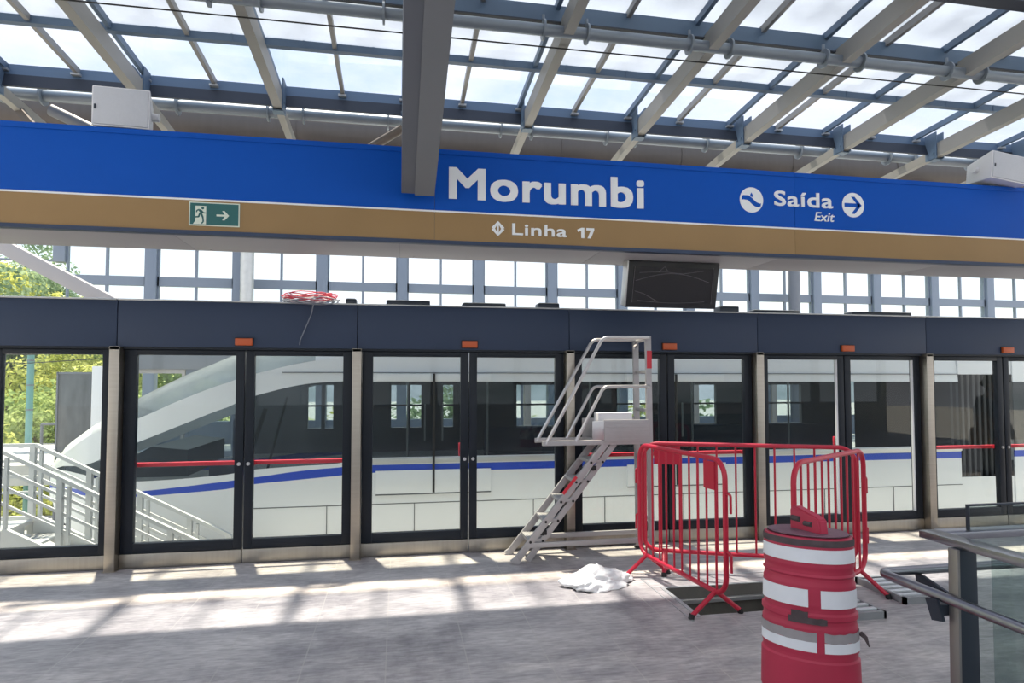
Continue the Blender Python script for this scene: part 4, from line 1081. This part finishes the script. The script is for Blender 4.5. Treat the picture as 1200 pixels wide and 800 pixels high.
def band(z0, z1, gaps, m_, nm, label=None, ro=.0025, jit=0):
    b = MB(); n = 120; rows = []
    def ok(a):
        for (g0, g1) in gaps:
            if g0 <= a <= g1: return False
        return True
    cur = []
    for k in range(n+1):
        a = -PI+2*PI*k/n
        if ok(a): 
            ca, sa = math.cos(a), math.sin(a)
            jz = jit*noise.noise(V((a*5, z0*9, 1)))
            cur.append([(BX+(rad(z)+ro+(.006 if z < .33 else .003 if z < .55 else 0))*ca, BY+(rad(z)+ro+(.006 if z < .33 else .003 if z < .55 else 0))*sa, z) for z in (z0+jz, (z0+z1)/2, z1+jz)])
        else:
            if len(cur) > 1: b.grid(cur)
            cur = []
    if len(cur) > 1: b.grid(cur)
    part(b, nm, m_, dr, label)
FA = math.atan2(-BY, -BX)                         # the side that faces the viewer
band(.785, .850, [], M['reflect'], 'upper_band')
band(.577, .660, [(FA+.02, FA+.24)], M['reflect'], 'middle_band')
band(.370, .418, [(FA+.16, FA+.26)], M['reflect'], 'lower_band', None, .0025)
band(.418, .462, [(FA+.18, FA+.30)], M['greytape'], 'worn_band', 'worn grey upper half of the lowest band', .003, .006)
b = MB()
for a0, a1, z0, z1, sd in ((FA-.42, FA+.36, .505, .535, 4), (FA-.36, FA-.02, .53, .562, 9)):
    rows = []
    for k in range(25):
        a = a0+(a1-a0)*k/24; w = .6+.4*noise.noise(V((a*9, sd, 0)))
        rows.append([(BX+(rad(z)+.011)*math.cos(a), BY+(rad(z)+.011)*math.sin(a), z) for z in (z0-.008*w, (z0+z1)/2, z1-.012*(1-w))])
    b.grid(rows)
part(b, 'scuff', M['barreldark'], dr, 'dark scuffed scrape across the front')
b = MB(); hx = FA
ux = V((math.cos(.9), -math.sin(.9), 0))*1.0
hc = V((BX-.005, BY-.02, .905))
u = V((.10, -.995, 0)).normalized(); w_ = V((.995, .10, 0)).normalized()
pr = [(-.105, 0), (-.105, .105), (-.08, .122), (.06, .090), (.095, .075), (.105, .0)]
bb = bmesh.new()
A_ = [bb.verts.new(hc+u*x+V((0, 0, z))-w_*.026) for x, z in pr]; B_ = [bb.verts.new(hc+u*x+V((0, 0, z))+w_*.026) for x, z in pr]
bb.faces.new(A_); bb.faces.new(list(reversed(B_)))
for k in range(len(pr)): bb.faces.new((A_[k], B_[k], B_[(k+1) % len(pr)], A_[(k+1) % len(pr)]))
bmesh.ops.bevel(bb, geom=list(bb.edges), offset=.007, segments=2, affect='EDGES')
b.merge(bb); part(b, 'handle', M['barrelred'], dr)
b = MB(); b.tube([hc+u*x+V((0, 0, .060))-w_*.027 for x in (-.085, -.03)], .014, 10); b.tube([hc+u*x+V((0, 0, .045))-w_*.027 for x in (.0, .05)], .012, 10); part(b, 'handle_recess', M['barreldark'], dr)  # dark tubes paint the shade inside the grip holes
b = MB(); a = FA+1.45; c = V((BX+(rad(.45)+.01)*math.cos(a), BY+(rad(.45)+.01)*math.sin(a), .45)); b.tube([c, c+V((.02, -.01, -.02)), c+V((.03, -.02, -.06))], [.012, .010, .003], 6); part(b, 'torn_strip', M['barreldark'], dr, 'torn dark strip hanging off the side')

# the drum has been knocked slightly oval
_d = V((-BX, -BY, 0)).normalized()
for o in [c for c in COL.objects if c.parent == dr]:
    for v in o.data.vertices:
        q = V(v.co.to_tuple()); v.co = q-_d*(q.dot(_d))*.33

# ------------------------------------------------------------------ plastic bag
b = MB(); bmx = bmesh.new(); bmesh.ops.create_icosphere(bmx, subdivisions=5, radius=1)
for v in bmx.verts:
    p = v.co.copy()
    n1 = noise.noise(p*1.6+V((3, 1, 0))); n2 = noise.noise(p*4.3); n3 = abs(noise.noise(p*8.5+V((0, 5, 2))))
    r = 1+.38*n1+.20*n2+.14*n3
    x = p.x*r*.30; y = p.y*r*.16; z = p.z*r
    hgt = .085+.055*math.exp(-((x+.08)/.11)**2)
    z = max(-.02, z)*hgt*1.05
    v.co = V((1.63+x, 4.985+y+.05*math.sin(x*7), max(.002, z)))
b.merge(bmx)
solo(b, 'plastic_bag', M['bagwhite'], 'crumpled white plastic bag lying on the floor beside the left barrier', 'bag', None, 180)

# ------------------------------------------------------------------ metal gratings
def grating(label, cx, cy, L_, W_, yaw):
    t = thing('floor_grating', label, 'grating', (cx, cy, 0), 'galvanised floor gratings')
    R = Matrix.Rotation(yaw, 4, 'Z')
    def X(b):
        for v in b.bm.verts: v.co = V((cx, cy, 0)) + R @ v.co
        return b
    b = MB(); h = .05
    b.box(-L_/2, L_/2, -W_/2, -W_/2+.02, 0, h); b.box(-L_/2, L_/2, W_/2-.02, W_/2, 0, h); b.box(-L_/2, -L_/2+.03, -W_/2, W_/2, 0, h); b.box(L_/2-.03, L_/2, -W_/2, W_/2, 0, h)
    part(X(b), 'outer_frame', M['gratedark'], t)
    n = 6
    for k in range(1, n):
        x = -L_/2+L_*k/n
        b = MB(); b.box(x-.020, x+.020, -W_/2+.02, W_/2-.02, .030, h, 0, .003); part(X(b), 'slat', M['grate'], t)
    b = MB(); b.box(-L_/2+.02, L_/2-.02, -W_/2+.015, W_/2-.015, .002, .008); part(X(b), 'underside', M['rubber'], t, 'dark sheet standing in for the shade between the slats')  # black sheet added to paint the gaps as if in shade
grating('galvanised grating on the floor right of the drum, the one further away', 3.86, 4.37, .52, .30, math.radians(90))
grating('galvanised grating on the floor peeking out right of the drum', 3.215, 4.15, .50, .31, math.radians(90))

# ------------------------------------------------------------------ guard railing at the right
gr = thing('guard_railing', 'steel guard railing with glass panels and double handrail at the right', 'railing', (2.38, 2.3, 0))
b = MB(); b.hexa([(2.240, 2.212, 0), (2.340, 2.212, 0), (2.340, 2.25, 0), (2.240, 2.25, 0), (2.252, 2.212, .967), (2.338, 2.212, .967), (2.338, 2.25, .967), (2.252, 2.25, .967)], 0, .001)
part(b, 'post', M['charcoal'], gr)
b = MB(); b.hexa([(2.228, 2.205, 0), (2.2395, 2.205, 0), (2.2395, 2.25, 0), (2.228, 2.25, 0), (2.240, 2.205, .967), (2.2515, 2.205, .967), (2.2515, 2.25, .967), (2.240, 2.25, .967)], 0, .001)
part(b, 'post_cover', M['postcover'], gr, 'brushed steel edge of the post')
b = MB(); b.box(2.262, 2.345, .6, 2.42, .968, 1.0, 0, .004); part(b, 'top_rail', M['railsteel'], gr)
b = MB(); b.box(2.345, 6.0, 2.345, 2.425, .968, 1.0, 0, .004); part(b, 'top_rail', M['railsteel'], gr)
b = MB(); b.tube(fillet([(2.215, .6, .765), (2.215, 2.60, .765), (6.0, 2.60, .765)], .05, 8), .021, 14); part(b, 'lower_handrail', M['railsteel'], gr)
b = MB()
b.bar((2.195, 2.29, .75), (2.205, 2.27, .665), .012, .06, (0, 1, 0)); part(b, 'rail_bracket', M['charcoal'], gr)
b = MB(); b.hexa([(2.20, 2.25, .69), (2.30, 2.25, .69), (2.30, 2.30, .69), (2.20, 2.30, .69), (2.20, 2.25, .735), (2.30, 2.25, .735), (2.30, 2.30, .735), (2.20, 2.30, .735)], 0, .003)
part(b, 'rail_bracket', M['charcoal'], gr)
b = MB(); b.prism([(2.575, .745), (2.62, .745), (2.60, .66), (2.40, .66), (2.40, .70)], 2.42, 2.434, 0, 'x')
part(b, 'rail_bracket', M['charcoal'], gr)
b = MB(); b.box(2.372, 2.384, .6, 2.18, .06, .955); part(b, 'glass_panel', M['railglass'], gr, None, 0)
b = MB(); b.box(2.49, 6.0, 2.385, 2.397, .06, 1.10); part(b, 'glass_panel', M['railglass'], gr, None, 0)
b = MB(); b.box(2.486, 6.0, 2.383, 2.399, 1.10, 1.108); b.box(2.484, 2.49, 2.383, 2.399, 1.0, 1.108); part(b, 'glass_edge_strip', M['charcoal'], gr)
b = MB(); b.box(2.20, 2.38, 2.16, 2.32, 0, .012, 0, .002); part(b, 'base_plate', M['charcoal'], gr)

# ------------------------------------------------------------------ bystander outside the frame, mirrored in the right-hand door glass
def skin(name, verts, edges, radii, m_, parent, sub=2, root=0):
    me = bpy.data.meshes.new(name); o0 = origin(parent)
    me.from_pydata([tuple(V(v)) for v in verts], edges, []); o = bpy.data.objects.new(name, me); COL.objects.link(o)
    md = o.modifiers.new('skin', 'SKIN'); md.use_smooth_shade = True
    for i, sv in enumerate(me.skin_vertices[0].data):
        r = radii[i]; sv.radius = (r, r) if not isinstance(r, tuple) else r; sv.use_root = (i == root)
    ms = o.modifiers.new('sub', 'SUBSURF'); ms.levels = sub; ms.render_levels = sub
    dg = bpy.context.evaluated_depsgraph_get(); m2 = bpy.data.meshes.new_from_object(o.evaluated_get(dg))
    bpy.data.objects.remove(o); bpy.data.meshes.remove(me)
    m2.name = name; m2.materials.clear(); m2.materials.append(m_)
    for p in m2.polygons: p.use_smooth = True; p.material_index = 0
    o = bpy.data.objects.new(name, m2); COL.objects.link(o); o.parent = parent
    return o
M['skin'] = mat('skin', (.42, .24, .16, 1), .55); M['hair'] = mat('dark_hair', (.02, .014, .010, 1), .6)
M['shirt'] = mat('grey_shirt', (.16, .17, .19, 1), .85, 0, .15, 20); M['trouser'] = mat('dark_trousers', (.022, .024, .032, 1), .85); M['bag'] = mat('tan_bag', (.36, .20, .10, 1), .6)
pe = thing('person', 'person in grey shirt and dark trousers mirrored in the right door glass', 'person', (8.45, 4.62, 0))
bv, be, br = [], [], []
def bp(p, r, par=None):
    bv.append(p); br.append(r)
    if par is not None: be.append((par, len(bv)-1))
    return len(bv)-1
pel = bp((0, 0, .95), .145); ch = bp((0, .01, 1.18), .15, pel); sh_ = bp((0, .015, 1.40), .13, ch); nk = bp((0, .01, 1.50), .058, sh_); hb = bp((0, .02, 1.58), .075, nk); ht_ = bp((0, .035, 1.67), .085, hb)
ns = bp((0, .115, 1.605), .014, hb)
for sx in (-1, 1):
    ear = bp((sx*.085, .015, 1.62), .014, hb)
    hp = bp((sx*.095, 0, .88), .105, pel); kn = bp((sx*.11, .02, .50), .065, hp); an = bp((sx*.115, -.01, .09), .042, kn); ft = bp((sx*.13, .14, .035), .036, an)
    so_ = bp((sx*.185, .01, 1.40), .062, sh_); el = bp((sx*.25, -.02, 1.12), .045, so_); wr = bp((sx*.255, .08, .89), .029, el); pm = bp((sx*.25, .10, .82), .032, wr)
    for fi, (oy, ln) in enumerate(((.035, .07), (.012, .08), (-.012, .075), (-.035, .06))):
        f1 = bp((sx*.248, .105+oy, .775), .0095, pm); f2 = bp((sx*.238, .115+oy, .775-ln*.5), .009, f1); bp((sx*.222, .118+oy, .775-ln), .008, f2)
    t1 = bp((sx*.225, .145, .815), .011, pm); bp((sx*.215, .16, .775), .009, t1)
skin('body', bv, be, br, M['skin'], pe)
skin('shirt', [(0, 0, .93), (0, .01, 1.18), (0, .015, 1.39), (-.185, .01, 1.40), (-.245, -.015, 1.16), (.185, .01, 1.40), (.245, -.015, 1.16)], [(0, 1), (1, 2), (2, 3), (3, 4), (2, 5), (5, 6)], [.165, .17, .145, .078, .066, .078, .066], M['shirt'], pe)
skin('trousers', [(0, 0, .96), (-.095, 0, .87), (-.11, .02, .50), (-.115, -.01, .10), (.095, 0, .87), (.11, .02, .50), (.115, -.01, .10)], [(0, 1), (1, 2), (2, 3), (0, 4), (4, 5), (5, 6)], [.155, .118, .085, .068, .118, .085, .068], M['trouser'], pe)
for sx in (-1, 1): skin('shoe', [(sx*.115, -.03, .05), (sx*.125, .06, .045), (sx*.132, .17, .035)], [(0, 1), (1, 2)], [.05, .047, .038], M['rubber'], pe)
skin('hair', [(0, .0, 1.66), (0, .02, 1.71), (0, -.03, 1.62)], [(0, 1), (0, 2)], [.088, .08, .075], M['hair'], pe)
b = MB(); b.hexa([(8.45-.36, 4.55, .72), (8.45-.24, 4.55, .72), (8.45-.24, 4.83, .72), (8.45-.36, 4.83, .72), (8.45-.34, 4.57, 1.0), (8.45-.26, 4.57, 1.0), (8.45-.26, 4.81, 1.0), (8.45-.34, 4.81, 1.0)], 0, .02)
b.tube([(8.45-.30, 4.60, .99), (8.45-.22, 4.62, 1.25), (8.45-.12, 4.64, 1.53), (8.45-.24, 4.68, 1.25), (8.45-.30, 4.78, .99)], .012, 8)
part(b, 'shoulder_bag', M['bag'], pe)

# ------------------------------------------------------------------ world, sun, camera
w = bpy.data.worlds.new('sky'); SC.world = w; w.use_nodes = True
nt = w.node_tree; N = nt.nodes; L = nt.links
bg = N['Background']
tc = N.new('ShaderNodeTexCoord'); sp_ = N.new('ShaderNodeSeparateXYZ'); L.new(tc.outputs['Generated'], sp_.inputs[0])
gz = N.new('ShaderNodeValToRGB'); e = gz.color_ramp.elements
e[0].position = .0; e[0].color = (.52, .60, .60, 1); e[1].position = 1.; e[1].color = (.34, .56, .90, 1)
x = e.new(.02); x.color = (.93, .97, 1.0, 1); x = e.new(.30); x.color = (.80, .91, 1.0, 1); x = e.new(.65); x.color = (.46, .68, .95, 1)
L.new(sp_.outputs['Z'], gz.inputs['Fac'])
mp = N.new('ShaderNodeMapping'); mp.inputs['Scale'].default_value = (1.6, 1.6, 4.0); L.new(tc.outputs['Generated'], mp.inputs['Vector'])
nz = N.new('ShaderNodeTexNoise'); nz.inputs['Scale'].default_value = 2.2; nz.inputs['Detail'].default_value = 8; nz.inputs['Roughness'].default_value = .6; L.new(mp.outputs['Vector'], nz.inputs['Vector'])
cl = N.new('ShaderNodeValToRGB'); cl.color_ramp.elements[0].position = .42; cl.color_ramp.elements[1].position = .62
cl.color_ramp.elements[0].color = (0, 0, 0, 1); cl.color_ramp.elements[1].color = (1, 1, 1, 1); L.new(nz.outputs['Fac'], cl.inputs['Fac'])
mx = N.new('ShaderNodeMix'); mx.data_type = 'RGBA'; L.new(cl.outputs['Color'], mx.inputs['Factor']); L.new(gz.outputs['Color'], mx.inputs['A']); mx.inputs['B'].default_value = (1.04, 1.05, 1.10, 1)
L.new(mx.outputs['Result'], bg.inputs['Color']); bg.inputs['Strength'].default_value = 1.15

sun = bpy.data.lights.new('sun', 'SUN'); sun.energy = 10.0; sun.angle = math.radians(1.8); sun.color = (1., .89, .69)
so = bpy.data.objects.new('sun', sun); COL.objects.link(so)
so.rotation_euler = V((.33, -1, -3.4)).to_track_quat('-Z', 'Y').to_euler()

cam = bpy.data.cameras.new('camera'); co = bpy.data.objects.new('camera', cam); COL.objects.link(co)
cam.sensor_fit = 'HORIZONTAL'; cam.sensor_width = 36; cam.lens = 732.64/1200*36; cam.shift_y = 17.7/1200
cam.clip_start = .05; cam.clip_end = 500
co.location = (0, 0, 1.65); co.rotation_euler = (math.radians(90+2.3327), 0, math.radians(-10.2967))
SC.camera = co

SC.view_settings.view_transform = 'Standard'; SC.view_settings.look = 'None'; SC.view_settings.gamma = 1; SC.view_settings.exposure = 0.3
SC.view_settings.use_curve_mapping = False
cy = SC.cycles
cy.max_bounces = 12; cy.diffuse_bounces = 4; cy.glossy_bounces = 4; cy.transmission_bounces = 8; cy.transparent_max_bounces = 24; cy.sample_clamp_indirect = 6; cy.caustics_reflective = False; cy.caustics_refractive = False
